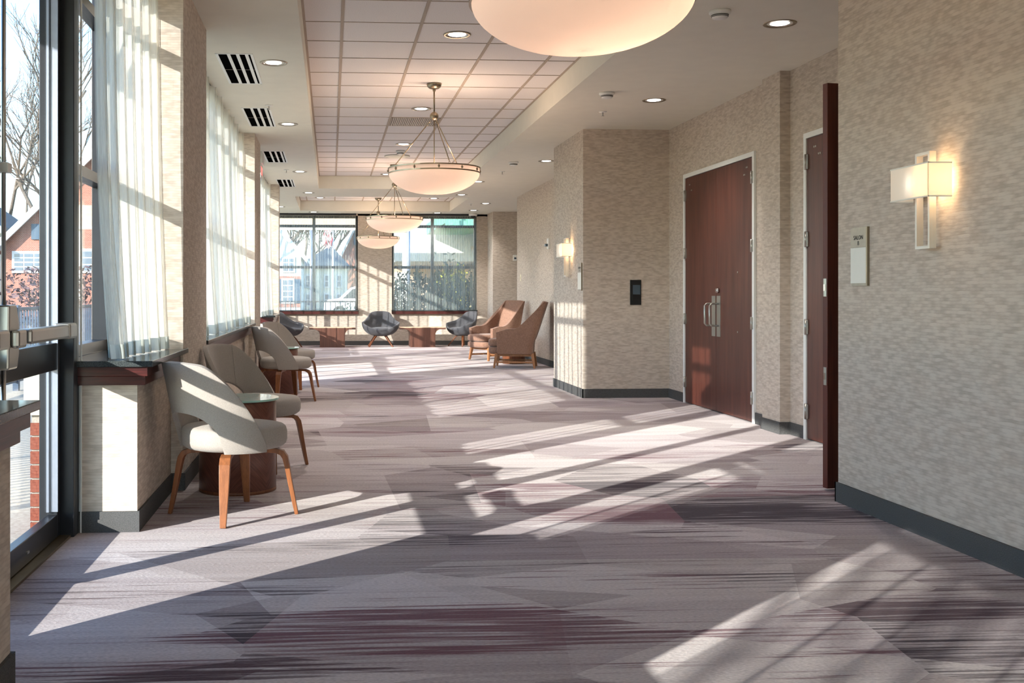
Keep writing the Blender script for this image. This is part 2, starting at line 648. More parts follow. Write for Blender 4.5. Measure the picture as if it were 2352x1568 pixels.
def dup(root, loc, rz=None, label=None, group=None):
    r = root.copy()
    C.objects.link(r)
    r.location = loc
    if rz is not None:
        r.rotation_euler = (0, 0, rz)
    if label:
        r['label'] = label
    if group:
        r['group'] = group
    for ch in [q for q in root.children if q.type != 'LIGHT']:
        c = ch.copy()
        C.objects.link(c)
        c.parent = r
        for g in list(ch.children):
            d = g.copy()
            C.objects.link(d)
            d.parent = c
    return r


def text(name, body, size, mat, M4, parent, extrude=.001, xs=1.0):
    cu = bpy.data.curves.new(name, 'FONT')
    cu.body = body
    cu.size = size
    cu.extrude = extrude
    cu.align_x = 'CENTER'
    cu.align_y = 'CENTER'
    t = bpy.data.objects.new(name, cu)
    C.objects.link(t)
    dg = bpy.context.evaluated_depsgraph_get()
    me = bpy.data.meshes.new_from_object(t.evaluated_get(dg))
    bpy.data.objects.remove(t)
    me.transform(M4 @ Matrix.Diagonal((xs, 1, 1, 1)))
    me.materials.clear()
    me.materials.append(mat)
    o = bpy.data.objects.new(name, me)
    C.objects.link(o)
    o.parent = parent
    return o


# ================================================================== SETTING
HC, HT = 3.13, 3.36
XP, XL, XG = -.907, -.98, -1.40      # pier face, low wall face, glass plane
XR = 6.5
floor = struct('floor', MB().box(-1.46, XR, -6, 24.95, -.12, 0).box(-1.75, -1.46, 18.34, 24.95, -.12, 0), M['carpet'])

# ceiling with two coffers
cb = MB()
T1 = (-.22, 2.27, -4.0, 19.02)
T2 = (-.70, 2.745, 20.6, 24.05)
zt = 3.42
cb.box(-1.46, T1[0], -6, 19.02, HC, zt).box(T1[1], XR, -6, 19.02, HC, zt).box(T1[0], T1[1], -6, T1[2], HC, zt)
cb.box(-1.46, XR, 19.02, 20.6, HC, zt).box(-1.46, T2[0], 20.6, 24.05, HC, zt).box(T2[1], XR, 20.6, 24.05, HC, zt)
cb.box(-1.46, XR, 24.05, 25.05, HC, zt)
cb.box(-1.46, XR, -6, 25.05, zt, zt + .08).box(-1.75, -1.46, 18.34, 25.05, HC, zt)
ceiling = struct('ceiling', cb, M['ceil'])
# tile grid
gx = [.09 + .632 * k for k in range(-1, 6)]
gy = [8.29 + .63 * k for k in range(-20, 28)]
tiles = {}


def clipgrid(a, b, g):
    e = [a] + [v for v in g if a + .03 < v < b - .03] + [b]
    return list(zip(e[:-1], e[1:]))


bars = []
for (x0, x1, y0, y1) in ((T1[0], T1[1], 3.0, T1[3]), T2):
    cols = clipgrid(x0, x1, gx)
    rows = clipgrid(y0, y1, gy)
    for a, b in cols:
        for c, d in rows:
            if abs(a - .722) < .01 and abs(c - 12.70) < .05:
                continue
            key = (round(b - a, 3), round(d - c, 3))
            if key not in tiles:
                hx, hy = key[0] / 2 - .011, key[1] / 2 - .004
                tiles[key] = MB().box(-hx, hx, -hy, hy, 0, .012).mesh('ceiling_tile')
                tiles[key].materials.append(M['tile'])
            obj('ceiling_tile', None, None, ceiling, ((a + b) / 2, (c + d) / 2, HT + .003 + random.uniform(0, .0015)), shared=tiles[key])
    for a, b in cols[1:]:
        obj('grid_bar', MB().box(a - .013, a + .013, y0, y1, HT - .002, HT + .03), M['tbar'], ceiling)
    for c, d in rows[1:]:
        obj('grid_bar', MB().box(x0, x1, c - .005, c + .005, HT - .001, HT + .02), M['tbar'], ceiling)
    for e in ((x0, x0 + .02, y0, y1), (x1 - .02, x1, y0, y1), (x0, x1, y1 - .02, y1)):
        obj('edge_angle', MB().box(*e, HT - .002, HT + .02), M['tbar'], ceiling)
struct('ceiling_panel_behind', MB().box(T1[0], T1[1], T1[2], 3.0, HT, HT + .03), M['tile'], ceiling)


# ---- left side: low walls, piers
def low_wall(y0, y1, n, endcap=False):
    x0 = -1.46
    o = struct('wall_left', MB().box(x0, XL, y0, y1, 0, .745), M['wall'])
    b = MB().box(XL, XL + .012, y0, y1, 0, .105)
    b.box(x0 + .16, XL + .012, y0 - .012, y0, 0, .105)
    b.box(XL - .02, XL + .012, y1, y1 + .012, 0, .105)
    struct('baseboard_left', b, M['base'])
    return o


LW = [(-6, 1.48), (2.6, 3.27), (5.375, 6.5), (7.7, 12.55), (17.0, 18.34)]
for i, (a, b) in enumerate(LW):
    low_wall(a, b, i)
PIERS = [(1.48, 2.6), (6.5, 7.70), (12.55, 13.55), (18.34, 18.63)]
for a, b in PIERS:
    struct('wall_left', MB().box(-1.46, XP, a, b, 0, HC), M['wall'])
    struct('baseboard_left', MB().box(XP, XP + .012, a, b, 0, .105).box(-1.3, XP + .012, b, b + .012, 0, .105).box(-1.3 if a > 13 else XL, XP + .012, a - .012, a, 0, .105), M['base'])
# far recess low wall below windows
struct('wall_left', MB().box(-1.75, -1.56, 18.63, 24.9, 0, .80), M['wall'])
struct('baseboard_left', MB().box(-1.56, -1.548, 18.65, 24.9, 0, .105), M['base'])


def sill(y0, y1, xf=-.893, end0=True, x0=-1.37, lab=''):
    t = thing('window_sill', lab, 'window sill', (0, y0, 0))
    L = y1 - y0
    obj('sill_slab', MB().box(x0, xf, -.055 if end0 else 0, L + (.14 if xf < -.8 and end0 is True and L < 2 else 0), .838, .868), M['granite'], t, bevel=.003)
    obj('sill_apron', MB().box(x0 + .02, xf - .03, -.035 if end0 else 0, L, .79, .838), M['mahogany'], t, bevel=.002)
    obj('sill_moulding', MB().box(x0 + .02, xf - .042, -.03 if end0 else 0, L, .745, .79), M['mahogany'], t, bevel=.002)
    return t


SILLS = [sill(5.375, 6.5, lab='dark stone and mahogany sill of the nearest curtained window, beyond the glass door'),
         sill(7.70, 12.55, lab='long dark window sill running behind the second pair of chairs', end0=False),
         sill(17.0, 18.34, lab='short far sill with a sunlit red end below the third curtain')]
t = thing('window_sill', 'dark sill end cut off by the left edge beside the glass door', 'window sill', (0, 0, 0))
obj('sill_slab', MB().box(-1.37, -.905, -6, 3.33, .842, .872), M['granite'], t, bevel=.003)
obj('sill_apron', MB().box(-1.36, -.93, -6, 3.31, .79, .842), M['mahogany'], t, bevel=.002)
obj('sill_moulding', MB().box(-1.36, -.955, -6, 3.29, .745, .79), M['mahogany'], t, bevel=.002)
t = thing('window_sill', 'narrow dark sill along the left wall beside the far lounge seating', 'window sill', (0, 18.63, 0))
obj('sill_slab', MB().box(-1.75, -1.52, 0, 6.25, .80, .84), M['granite'], t)


# ---- windows left
wn = [0]


def frame_x(y0, y1, z0, z1, vert, horiz, x=XG, w_=.06, d=.09, gl=True, mat=None):
    """window in plane x, spanning y0..y1"""
    wn[0] += 1
    mat = mat or M['dark_alu']
    e = bpy.data.objects.new('window_%d' % wn[0], None)
    C.objects.link(e)
    e['kind'] = 'structure'
    h = d / 2
    fr = MB().box(x - h, x + h, y0, y0 + w_, z0, z1).box(x - h, x + h, y1 - w_, y1, z0, z1)
    fr.box(x - h, x + h, y0, y1, z0, z0 + w_).box(x - h, x + h, y0, y1, z1 - w_, z1)
    obj('window_frame', fr, mat, e)
    for v in vert:
        obj('mullion', MB().box(x - h, x + h, v - w_ / 2, v + w_ / 2, z0, z1), mat, e)
    for z in horiz:
        obj('transom', MB().box(x - h * .9, x + h * .9, y0, y1, z - w_ / 2, z + w_ / 2), mat, e)
    ys = [y0] + list(vert) + [y1]
    zs = [z0] + list(horiz) + [z1]
    for a, b in zip(ys[:-1], ys[1:]):
        for c, dd in zip(zs[:-1], zs[1:]):
            obj('pane', MB().box(x - .003, x + .003, a + .02, b - .02, c + .02, dd - .02), M['glass'], e)
    return e


frame_x(-6, 1.48, .87, 3.13, (-4.2, -2.4, -.6), (1.88, 2.83))
frame_x(2.6, 3.27, .87, 3.13, (), (1.88, 2.83))
frame_x(5.37, 6.5, .87, 3.13, (), (1.88, 2.83))
frame_x(7.7, 12.55, .87, 3.13, (9.3, 10.95), (1.88, 2.83))
frame_x(17.0, 18.34, .87, 3.13, (), (1.88, 2.83))
frame_x(18.63, 24.9, .84, 3.13, (20.2, 21.8, 23.4), (1.88, 2.83), x=-1.64)
# far storefront (second door bay) 13.55 .. 17
frame_x(13.55, 17.0, .0, 3.13, (14.3, 15.2, 16.1), (1.0, 2.3))
# header strips above piers not needed (piers reach the ceiling)

# ---- storefront door bay 3.3 .. 5.375
post = MB().box(-1.44, -1.27, 5.27, 5.375, 0, HC).box(-1.44, -1.30, 3.27, 3.38, 0, HC).box(-1.44, -1.30, 3.27, 5.375, 2.80, HC)
struct('trim_1', post, M['dark_alu'], bevel=.004)
struct('trim_2', MB().box(-1.262, -1.255, 5.362, 5.374, .0, 3.1).box(-1.275, -1.262, 5.374, 5.39, 0, .74), M['white_paint'])
struct('trim_3', MB().box(-1.46, -1.285, 3.3, 5.27, 0, .012), M['thresh'])


def door_leaf(y0, y1, lab):
    t = thing('glass_door', lab, 'door', (-1.36, y0, 0))
    L = y1 - y0
    h = .024
    st = MB().box(-h, h, 0, .055, .015, 2.79)
    st2 = MB().box(-h, h, L - .055, L, .015, 2.79)
    obj('stile', st, M['dark_alu'], t, bevel=.003)
    obj('stile', st2, M['dark_alu'], t, bevel=.003)
    obj('edge_strip', MB().box(-.004, h + .004, L - .062, L - .055, .14, 2.7), M['grey_alu'], t)
    obj('edge_strip', MB().box(-h, -h + .012, L - .075, L - .062, .14, 2.7), M['grey_alu'], t)
    obj('bottom_rail', MB().box(-h, h, .055, L - .055, .015, .125), M['dark_alu'], t, bevel=.003)
    obj('mid_rail', MB().box(-h, h, .055, L - .055, .834, .966), M['dark_alu'], t, bevel=.003)
    obj('top_rail', MB().box(-h, h, .055, L - .055, 2.70, 2.79), M['dark_alu'], t)
    obj('glass_pane', MB().box(-.003, .003, .05, L - .05, .12, .84), M['glass'], t)
    obj('glass_pane', MB().box(-.003, .003, .05, L - .05, .96, 2.71), M['glass'], t)
    # panic hardware on the room side
    bar = MB().box(.06, .125, .2, L - .21, .995, 1.058)
    p = obj('push_bar', bar, M['satin'], t, bevel=.012)
    obj('bar_end', MB().box(.05, .13, L - .23, L - .09, .99, 1.065), M['satin'], p, bevel=.012)
    obj('bar_neck', MB().box(.03, .11, .13, .22, 1.0, 1.05), M['dark_alu'], p, bevel=.004)
    case = obj('latch_case', MB().prism([(.02, .90), (.14, .90), (.165, .96), (.165, 1.09), (.13, 1.16), (.03, 1.16)], .024, .085, 'X'), M['satin'], t, bevel=.008)
    obj('case_cover', MB().box(.085, .12, .04, .155, .985, 1.06), M['satin'], case, bevel=.012)
    obj('latch_rod', MB().tube([(.05, .07, 1.14), (.05, .07, 2.72)], .009, 10), M['satin'], t)
    obj('latch_rod', MB().tube([(.05, .07, .03), (.05, .07, .92)], .009, 10), M['satin'], t)
    obj('rod_guide', MB().box(.024, .075, .045, .1, 1.69, 1.73), M['white_pl'], t, bevel=.004)
    obj('door_stop', MB().box(.024, .03, L * .45, L * .45 + .03, .06, .07), M['satin'], t)
    return t


door_leaf(4.215, 5.265, 'glass exit door with steel push bar, hinged at the dark post')
l2 = door_leaf(3.39, 4.205, 'glass door leaf outside the left edge of the frame, nearer the camera')
struct('trim_4', MB().box(-1.46, -1.37, 13.55, 17.0, 0, .05), M['dark_alu'])

# ---- right side
struct('wall_right', MB().box(2.945, 4.0, -6, 5.90, 0, HC), M['wall'], bevel=0)
struct('baseboard_right', MB().box(2.93, 2.945, -6, 5.912, 0, .112).box(2.93, 3.9, 5.90, 5.912, 0, .112), M['base'])
XW = 3.95
DT = 2.54
rw = MB()
rw.box(XW, XW + .15, 5.90, 6.45, 0, HC).box(XW, XW + .15, 6.45, 8.46, DT, HC).box(XW, XW + .15, 8.46, 9.52, 0, HC)
rw.box(XW, XW + .15, 9.52, 11.43, DT, HC).box(XW, XW + .15, 11.43, 12.0, 0, HC)
rw.box(3.86, XW, 8.77, 9.14, 0, HC)
struct('wall_right', rw, M['wall'])
struct('baseboard_right', MB().box(XW - .012, XW, 8.46, 8.77, 0, .105).box(3.848, 3.862, 8.758, 9.15, 0, .105).box(3.86, XW, 8.758, 8.77, 0, .105).box(3.86, XW, 9.14, 9.152, 0, .105)
       .box(XW - .012, XW, 9.14, 9.49, 0, .105).box(XW - .012, XW, 11.46, 12.0, 0, .105), M['base'])
struct('wall_right', MB().box(2.93, XR, 12.0, 13.6, 0, HC), M['wall'])
struct('baseboard_right', MB().box(2.918, XR - 2.56, 11.988, 12.0, 0, .105).box(2.918, 2.93, 11.988, 13.6, 0, .105), M['base'])
struct('wall_right', MB().box(3.67, 3.85, 13.6, 20.45, 0, HC), M['wall'])
struct('baseboard_right', MB().box(3.658, 3.67, 13.6, 20.46, 0, .105).box(3.67, 3.85, 20.45, 20.462, 0, .105), M['base'])
struct('wall_back', MB().box(3.75, XR, 24.05, 24.92, 0, HC), M['wall'])
struct('baseboard_back', MB().box(3.738, XR, 24.038, 24.05, 0, .105).box(3.738, 3.75, 24.05, 24.9, 0, .105), M['base'])
struct('wall_right', MB().box(XR, XR + .15, -6, 25.05, 0, HC + .3), M['cream'])
bw = MB()
bw.box(-1.75, 3.9, 24.9, 25.1, 0, .745).box(.64, 1.455, 24.9, 25.1, .745, HC).box(3.49, 3.9, 24.9, 25.1, .745, HC)
bw.box(-1.75, 3.9, 24.9, 25.1, 3.085, HC)
struct('wall_back', bw, M['wall'])
struct('baseboard_back', MB().box(-1.56, 3.74, 24.888, 24.9, 0, .105), M['base'])
struct('wall_front', MB().box(-1.46, -1.3, -6.1, -6, 0, HC).box(2.9, XR, -6.1, -6, 0, HC).box(-1.3, 2.9, -6.1, -6, 3.0, HC), M['wall'])


def frame_y(x0, x1, z0, z1, vert, horiz, y, w_=.055, d=.09):
    wn[0] += 1
    e = bpy.data.objects.new('window_%d' % wn[0], None)
    C.objects.link(e)
    e['kind'] = 'structure'
    mat = M['dark_alu']
    h = d / 2
    fr = MB().box(x0, x0 + w_, y - h, y + h, z0, z1).box(x1 - w_, x1, y - h, y + h, z0, z1)
    fr.box(x0, x1, y - h, y + h, z0, z0 + w_ * .7).box(x0, x1, y - h, y + h, z1 - w_, z1)
    obj('window_frame', fr, mat, e)
    for v in vert:
        obj('mullion', MB().box(v - .035, v + .035, y - h, y + h, z0, z1), mat, e)
    for z in horiz:
        obj('transom', MB().box(x0, x1, y - h * .9, y + h * .9, z - .032, z + .032), mat, e)
    xs = [x0] + list(vert) + [x1]
    zs = [z0] + list(horiz) + [z1]
    for a, b in zip(xs[:-1], xs[1:]):
        for c, dd in zip(zs[:-1], zs[1:]):
            obj('pane', MB().box(a + .02, b - .02, y - .003, y + .003, c + .02, dd - .02), M['glass'], e)
    return e


frame_y(-1.56, .64, .80, 3.085, (-.403,), (1.86, 2.84), 25.02)
frame_y(1.455, 3.49, .80, 3.085, (2.433,), (1.86, 2.84), 25.02)
for x0, x1, lab in ((-1.55, .66, 'mahogany and black sill under the far left window with flag view'), (1.44, 3.5, 'mahogany and black sill under the far right window with shrubs')):
    t = thing('window_sill', lab, 'window sill', (0, 24.9, 0))
    obj('sill_slab', MB().box(x0, x1, -.11, .1, .815, .838), M['granite'], t, bevel=.002)
    obj('sill_apron', MB().box(x0 + .005, x1 - .005, -.1, 0, .745, .815), M['mahogany'], t, bevel=.002)


# ------------------------------------------------------------------ curtains
def curtain(name, a, b, z0, z1, folds, amp, lab, mat, flare=.0, seed=1, hem=True, kick=None, track=True, sub=14, gather=.0, big=.0):
    """sheer hung along a->b (xy)"""
    rnd = random.Random(seed)
    ax, ay = a
    bx, by = b
    L = math.hypot(bx - ax, by - ay)
    dx, dy = (bx - ax) / L, (by - ay) / L
    nx, ny = dy, -dx           # towards the room for left windows (a->b along +Y gives +X)
    cols = folds * sub
    ph = [rnd.uniform(-.9, .9) for _ in range(folds + 2)]
    am = [rnd.uniform(.45, 1.25) for _ in range(folds + 2)]
    t = thing(name, lab, 'curtain', (ax, ay, 0))
    rows = []
    nz = 12
    for k in range(nz + 1):
        f = k / nz                       # 0 bottom 1 top
        z = z0 + (z1 - z0) * f
        row = []
        for c in range(cols + 1):
            u = c / cols
            q = u * folds
            i = int(min(q, folds - 1))
            fr = q - i
            am_ = am[i] * (1 - fr) + am[i + 1] * fr
            ph_ = ph[i] * (1 - fr) + ph[i + 1] * fr
            low = 1 - f
            ang = 2 * PI * q + ph_ * low * 1.4
            off = amp * (.55 + .45 * am_ * low + .25 * (1 - low)) * math.sin(ang) + big * math.sin(2 * PI * (q * .41 + .13 * math.sin(q * .9 + seed)))
            al = u * L + .46 * min(amp, .068) * math.sin(2 * ang) + .02 * low * math.sin(q * 1.7 + seed)
            al += gather * low * (L / 2 - al)
            off += flare * low ** 2
            zz = z
            if kick and u < kick[0]:
                g = (1 - u / kick[0])
                off += kick[1] * g * low ** 3
            row.append((dx * al + nx * off, dy * al + ny * off, zz))
        rows.append(row)
    obj('sheer_fabric', MB().grid(rows), mat, t)
    if hem:
        hr = []
        for z in (z0 + .002, z0 + .075):
            f = (z - z0) / (z1 - z0) * nz
            i = int(f)
            g = f - i
            hr.append([tuple(Vector(rows[i][c]).lerp(Vector(rows[i + 1][c]), g) + Vector((nx * .003, ny * .003, 0))) for c in range(cols + 1)])
        obj('hem', MB().grid(hr), M['hem'], t)
    if track:
        tb = MB()
        c0 = Vector((dx * 0, dy * 0, z1 + .012))
        rotm = Matrix.Translation((0, 0, 0)) @ Matrix(((dx, -dy, 0, 0), (dy, dx, 0, 0), (0, 0, 1, 0), (0, 0, 0, 1)))
        tb.box(0, L, -.015, .015, z1 + .003, HC, rotm)
        obj('curtain_track', tb, M['dark_alu'], t)
    return t


ZB = .872
curtain('sheer_curtain', (-1.20, 5.42), (-1.06, 6.49), ZB, 3.09, 7, .045, 'white sheer curtain with a kicked out hem, nearest window past the door', M['sheer'], flare=.05, seed=3, kick=(.25, .06))
curtain('sheer_curtain', (-1.13, 7.72), (-1.10, 12.50), ZB, 3.09, 21, .068, 'long white sheer curtain above the second sill, between two wallpapered piers', M['sheer'], flare=.08, seed=5, big=.035)
curtain('sheer_curtain', (-1.13, 15.4), (-1.10, 18.30), ZB, 3.09, 12, .058, 'short white sheer curtain past the second pier, by the far red sill', M['sheer'], flare=.05, seed=6, big=.035)
curtain('sheer_curtain', (-1.50, 18.70), (-1.50, 20.9), .86, 3.09, 9, .055, 'sheer curtain hidden behind the third pier at the far left', M['sheer'], seed=8)
curtain('sheer_curtain', (-1.50, 21.2), (-1.50, 24.7), .86, 3.09, 15, .055, 'sheer curtain on the far left wall next to the corner lounge chair', M['sheer'], seed=9)
curtain('sheer_curtain', (-1.13, -3.0), (-1.13, 1.13), ZB, 3.09, 15, .075, 'sheer curtain outside the frame, nearer than the glass door', M['sheer_dense'], seed=11)
curtain('sheer_curtain', (-1.13, 2.64), (-1.13, 3.2), ZB, 3.09, 3, .05, 'narrow sheer curtain outside the frame, beside the exit doors', M['sheer'], seed=14)
curtain('sheer_curtain', (.60, 24.80), (-1.46, 24.80), .842, 3.085, 34, .014, 'thin sheer on the far left window, flag seen through it', M['sheer_far'], seed=12, hem=False)
curtain('sheer_curtain', (3.46, 24.80), (1.48, 24.80), .842, 3.085, 34, .014, 'thin sheer on the far right window, shrubs seen through it', M['sheer_far'], seed=13, hem=False)


# ------------------------------------------------------------------ doors on the right
def hinge(parent, y, z, x=XW - .028):
    h = obj('hinge', MB().tube([(x, y, z - .06), (x, y, z + .06)], .009, 8), M['satin'], parent)
    obj('hinge_leaf', MB().box(x, x + .03, y - .022, y + .022, z - .057, z + .057), M['satin'], h)
    for k in range(1, 5):
        pass
    return h


def dbl_door(n, y0, y1, leaves):
    e = bpy.data.objects.new('door_%d' % n, None)
    C.objects.link(e)
    e['kind'] = 'structure'
    f = .045
    fr = MB().box(XW - .022, XW + .14, y0, y0 + f, 0, DT).box(XW - .022, XW + .14, y1 - f, y1, 0, DT).box(XW - .022, XW + .14, y0 + f, y1 - f, DT - f, DT)
    obj('door_frame', fr, M['white_paint'], e)
    return e


HZ = [.235, .935, 1.66, 2.30]
d2 = dbl_door(2, 9.49, 11.45, 2)
y0, y1 = 9.54, 11.40
ym = (y0 + y1) / 2
for a, b, s in ((y0, ym - .002, 1), (ym + .002, y1, -1)):
    lf = obj('door_leaf', MB().box(XW - .012, XW + .033, a, b, .012, DT - .05), M['door_wood'], d2)
    hy = a if s == 1 else b
    for z in HZ:
        obj('hinge', MB().tube([(XW - .024, hy, z - .06), (XW - .024, hy, z + .06)], .010, 8).box(XW - .024, XW - .012, hy - .03, hy + .03, z - .056, z + .056), M['satin'], lf)
    py = ym - .07 if s == 1 else ym + .07
    obj('push_plate', MB().box(XW - .015, XW - .012, py - .05, py + .05, .775, 1.19), M['satin'], lf)
    hxx = XW - .012
    obj('pull_handle', MB().tube([(hxx, py, .885), (hxx - .075, py, .885), (hxx - .095, py, .905), (hxx - .095, py, 1.09), (hxx - .075, py, 1.11), (hxx, py, 1.11)], .0095, 10), M['satin'], lf)
    if s == 1:
        obj('deadbolt', MB().tube([(hxx - .03, py, 1.245), (hxx, py, 1.245)], [.02, .028], 20), M['chrome'], lf)
        for q, z in ((-.5, .84), (-.5, 1.42)):
            obj('door_viewer', MB().tube([(hxx - .004, py + q, z), (hxx, py + q, z)], .009, 12), M['satin'], lf)
    for q, z in ((.14, 2.41), (.2, 2.345)):
        yy = (a + q) if s == 1 else (b - q)
        obj('screw_cap', MB().tube([(hxx - .003, yy - .012, z), (hxx, yy - .012, z)], .008, 8).tube([(hxx - .003, yy + .012, z), (hxx, yy + .012, z)], .008, 8), M['satin'], lf)

d3 = dbl_door(3, 6.43, 8.47, 2)
lf = obj('door_leaf', MB().box(XW - .012, XW + .033, 7.47, 8.42, .012, DT - .05), M['door_wood'], d3)
for z in HZ:
    obj('hinge', MB().tube([(XW - .024, 8.425, z - .065), (XW - .024, 8.425, z + .065)], .011, 8).box(XW - .024, XW - .012, 8.39, 8.455, z - .06, z + .06), M['satin'], lf)
for yy, z in ((8.28, 2.41), (8.20, 2.345)):
    obj('screw_cap', MB().tube([(XW - .015, yy - .014, z), (XW - .012, yy - .014, z)], .009, 8).tube([(XW - .015, yy + .014, z), (XW - .012, yy + .014, z)], .009, 8), M['satin'], lf)
# open leaf, swung out into the corridor
op = thing('open_door_leaf', 'reddish wood door leaf standing open edge-on beside the room sign', 'door', (3.94, 6.40, 0), math.radians(9.5))
obj('door_panel', MB().box(-.915, 0, -.0225, .0225, .012, 2.50), M['door_wood'], op)
obj('leaf_edge', MB().box(-.9165, -.915, -.0225, .0225, .012, 2.50), M['door_edge'], op)
for z in (1.245, .70):
    q = obj('latch_plate', MB().box(-.9185, -.9165, -.014, .014, z - .055, z + .055), M['satin'], op)
    obj('latch_bolt', MB().box(-.924, -.9185, -.007, .007, z - .02, z + .02), M['chrome'], q)


# ------------------------------------------------------------------ lamps
def pendant(x, y, lab, group='glass bowl pendants', power=12):
    t = thing('pendant_lamp', lab, 'pendant lamp', (x, y, HT), 0, group)
    z0 = 0
    obj('canopy', MB().lathe([(.001, .0), (.077, .0), (.077, -.008), (.07, -.03), (.05, -.048), (.02, -.056), (.001, -.058)], 28), M['nickel'], t)
    obj('stem', MB().tube([(0, 0, -.05), (0, 0, -.30)], .009, 10).tube([(0, 0, -.05), (0, 0, -.075)], .016, 10), M['nickel'], t)
    obj('ball', MB().lathe([(.0001, -.285)] + [(.045 * math.sin(a * PI / 12), -.33 + .045 * math.cos(a * PI / 12)) for a in range(1, 12)] + [(.0001, -.375)], 20), M['nickel'], t)
    R, zr = .465, -.87
    obj('center_rod', MB().tube([(0, 0, -.37), (0, 0, -.93)], .0055, 8), M['nickel'], t)
    for a in (285, 45, 165):
        a = math.radians(a)
        c, s_ = math.cos(a), math.sin(a)
        p0 = Vector((c * .035, s_ * .035, -.37))
        p1 = Vector((c * (R - .02), s_ * (R - .02), zr + .005))
        d = p1 - p0
        pa, pb = p0 + d * .12, p0 + d * .93
        r = obj('support_rod', MB().tube([pa, pb], .0055, 8), M['nickel'], t)
        for k in range(3):
            cc = p0 + d * (.02 + .035 * k)
            pts = []
            side = d.cross(Vector((0, 0, 1))).normalized() if k % 2 else d.cross(d.cross(Vector((0, 0, 1)))).normalized()
            dn = d.normalized()
            for m in range(9):
                an = 2 * PI * m / 8
                pts.append(cc + dn * (.016 * math.cos(an)) + side * (.008 * math.sin(an)))
            obj('chain_link', MB().tube(pts, .0022, 5, cap=False), M['nickel'], r)
        for k in range(2):
            cc = p0 + d * (.945 + .03 * k)
            pts = []
            side = d.cross(Vector((0, 0, 1))).normalized() if k % 2 else d.cross(d.cross(Vector((0, 0, 1)))).normalized()
            dn = d.normalized()
            for m in range(9):
                an = 2 * PI * m / 8
                pts.append(cc + dn * (.016 * math.cos(an)) + side * (.008 * math.sin(an)))
            obj('chain_link', MB().tube(pts, .0022, 5, cap=False), M['nickel'], r)
    # glass bowl
    prof = []
    dep = .205
    for k in range(15):
        u = k / 14
        prof.append((R * math.sin(u * PI / 2) ** .92 if u > 0 else .0001, zr - .055 - dep * (math.cos(u * PI / 2) ** 1.15)))
    prof.append((R, zr))
    obj('glass_bowl', MB().lathe(prof, 64), M['bowl'], t, solid=.006, solid_off=-1)
    for zz in (zr + .0, zr - .05):
        obj('rim_ring', MB().lathe([(R + .001, zz + .006), (R + .011, zz + .006), (R + .011, zz - .006), (R + .001, zz - .006), (R + .001, zz + .006)], 64, smooth=False), M['nickel'], t)
    for k in range(12):
        a = 2 * PI * (k + .5) / 12 + math.radians(285)
        c, s_ = math.cos(a) * (R + .008), math.sin(a) * (R + .008)
        obj('rim_stud', MB().lathe([(.0001, .014), (.007, .012), (.011, .004), (.011, -.004), (.007, -.012), (.0001, -.014)], 10, (c, s_, zr - .025)).tube([(c, s_, zr), (c, s_, zr - .05)], .003, 6), M['nickel'], t)
    for k in range(1):
        l = bpy.data.lights.new('pendant_bulb', 'POINT')
        l.energy = power
        l.color = (1, .74, .54)
        l.shadow_soft_size = .05
        lo = bpy.data.objects.new('pendant_bulb', l)
        C.objects.link(lo)
        lo.parent = t
        lo.location = (.17 if k == 0 else -.12, .04, zr - .07)
    return t


pendant(1.056, 4.35, 'large glass bowl pendant cut off by the top edge of the picture')
pendant(1.056, 10.66, 'glass bowl pendant hanging fully in view at the centre, nearest whole one')
pendant(1.056, 17.35, 'middle glass bowl pendant, partly above the farthest one')
pendant(1.056, 23.3, 'farthest and lowest looking glass bowl pendant before the back wall')


def downlight(x, y, z, lab, proto=[None]):
    if proto[0] is None:
        t = thing('downlight', lab, 'ceiling light', (x, y, z), 0, 'recessed downlights')
        obj('trim_ring', MB().lathe([(.088, .001), (.089, -.003), (.112, -.006), (.116, -.001), (.116, .001)], 32), M['nickel'], t)
        obj('reflector', MB().lathe([(.088, -.002), (.084, .004), (.07, .0045), (.04, .005), (.001, .0052)], 24, smooth=False), M['chrome'], t)
        obj('lamp', MB().lathe([(.074, .003), (.06, -.003), (.001, -.004)], 16), M['bulb'], t)
        proto[0] = t
    else:
        t = dup(proto[0], (x, y, z), None, lab)
    l = bpy.data.lights.new('downlight_beam', 'SPOT')
    l.energy = 50
    l.color = (1, .93, .86)
    l.spot_size = math.radians(110)
    l.spot_blend = .8
    l.shadow_soft_size = .07
    lo = bpy.data.objects.new('downlight_beam', l)
    C.objects.link(lo)
    lo.parent = t
    lo.location = (0, 0, -.03)
    return t


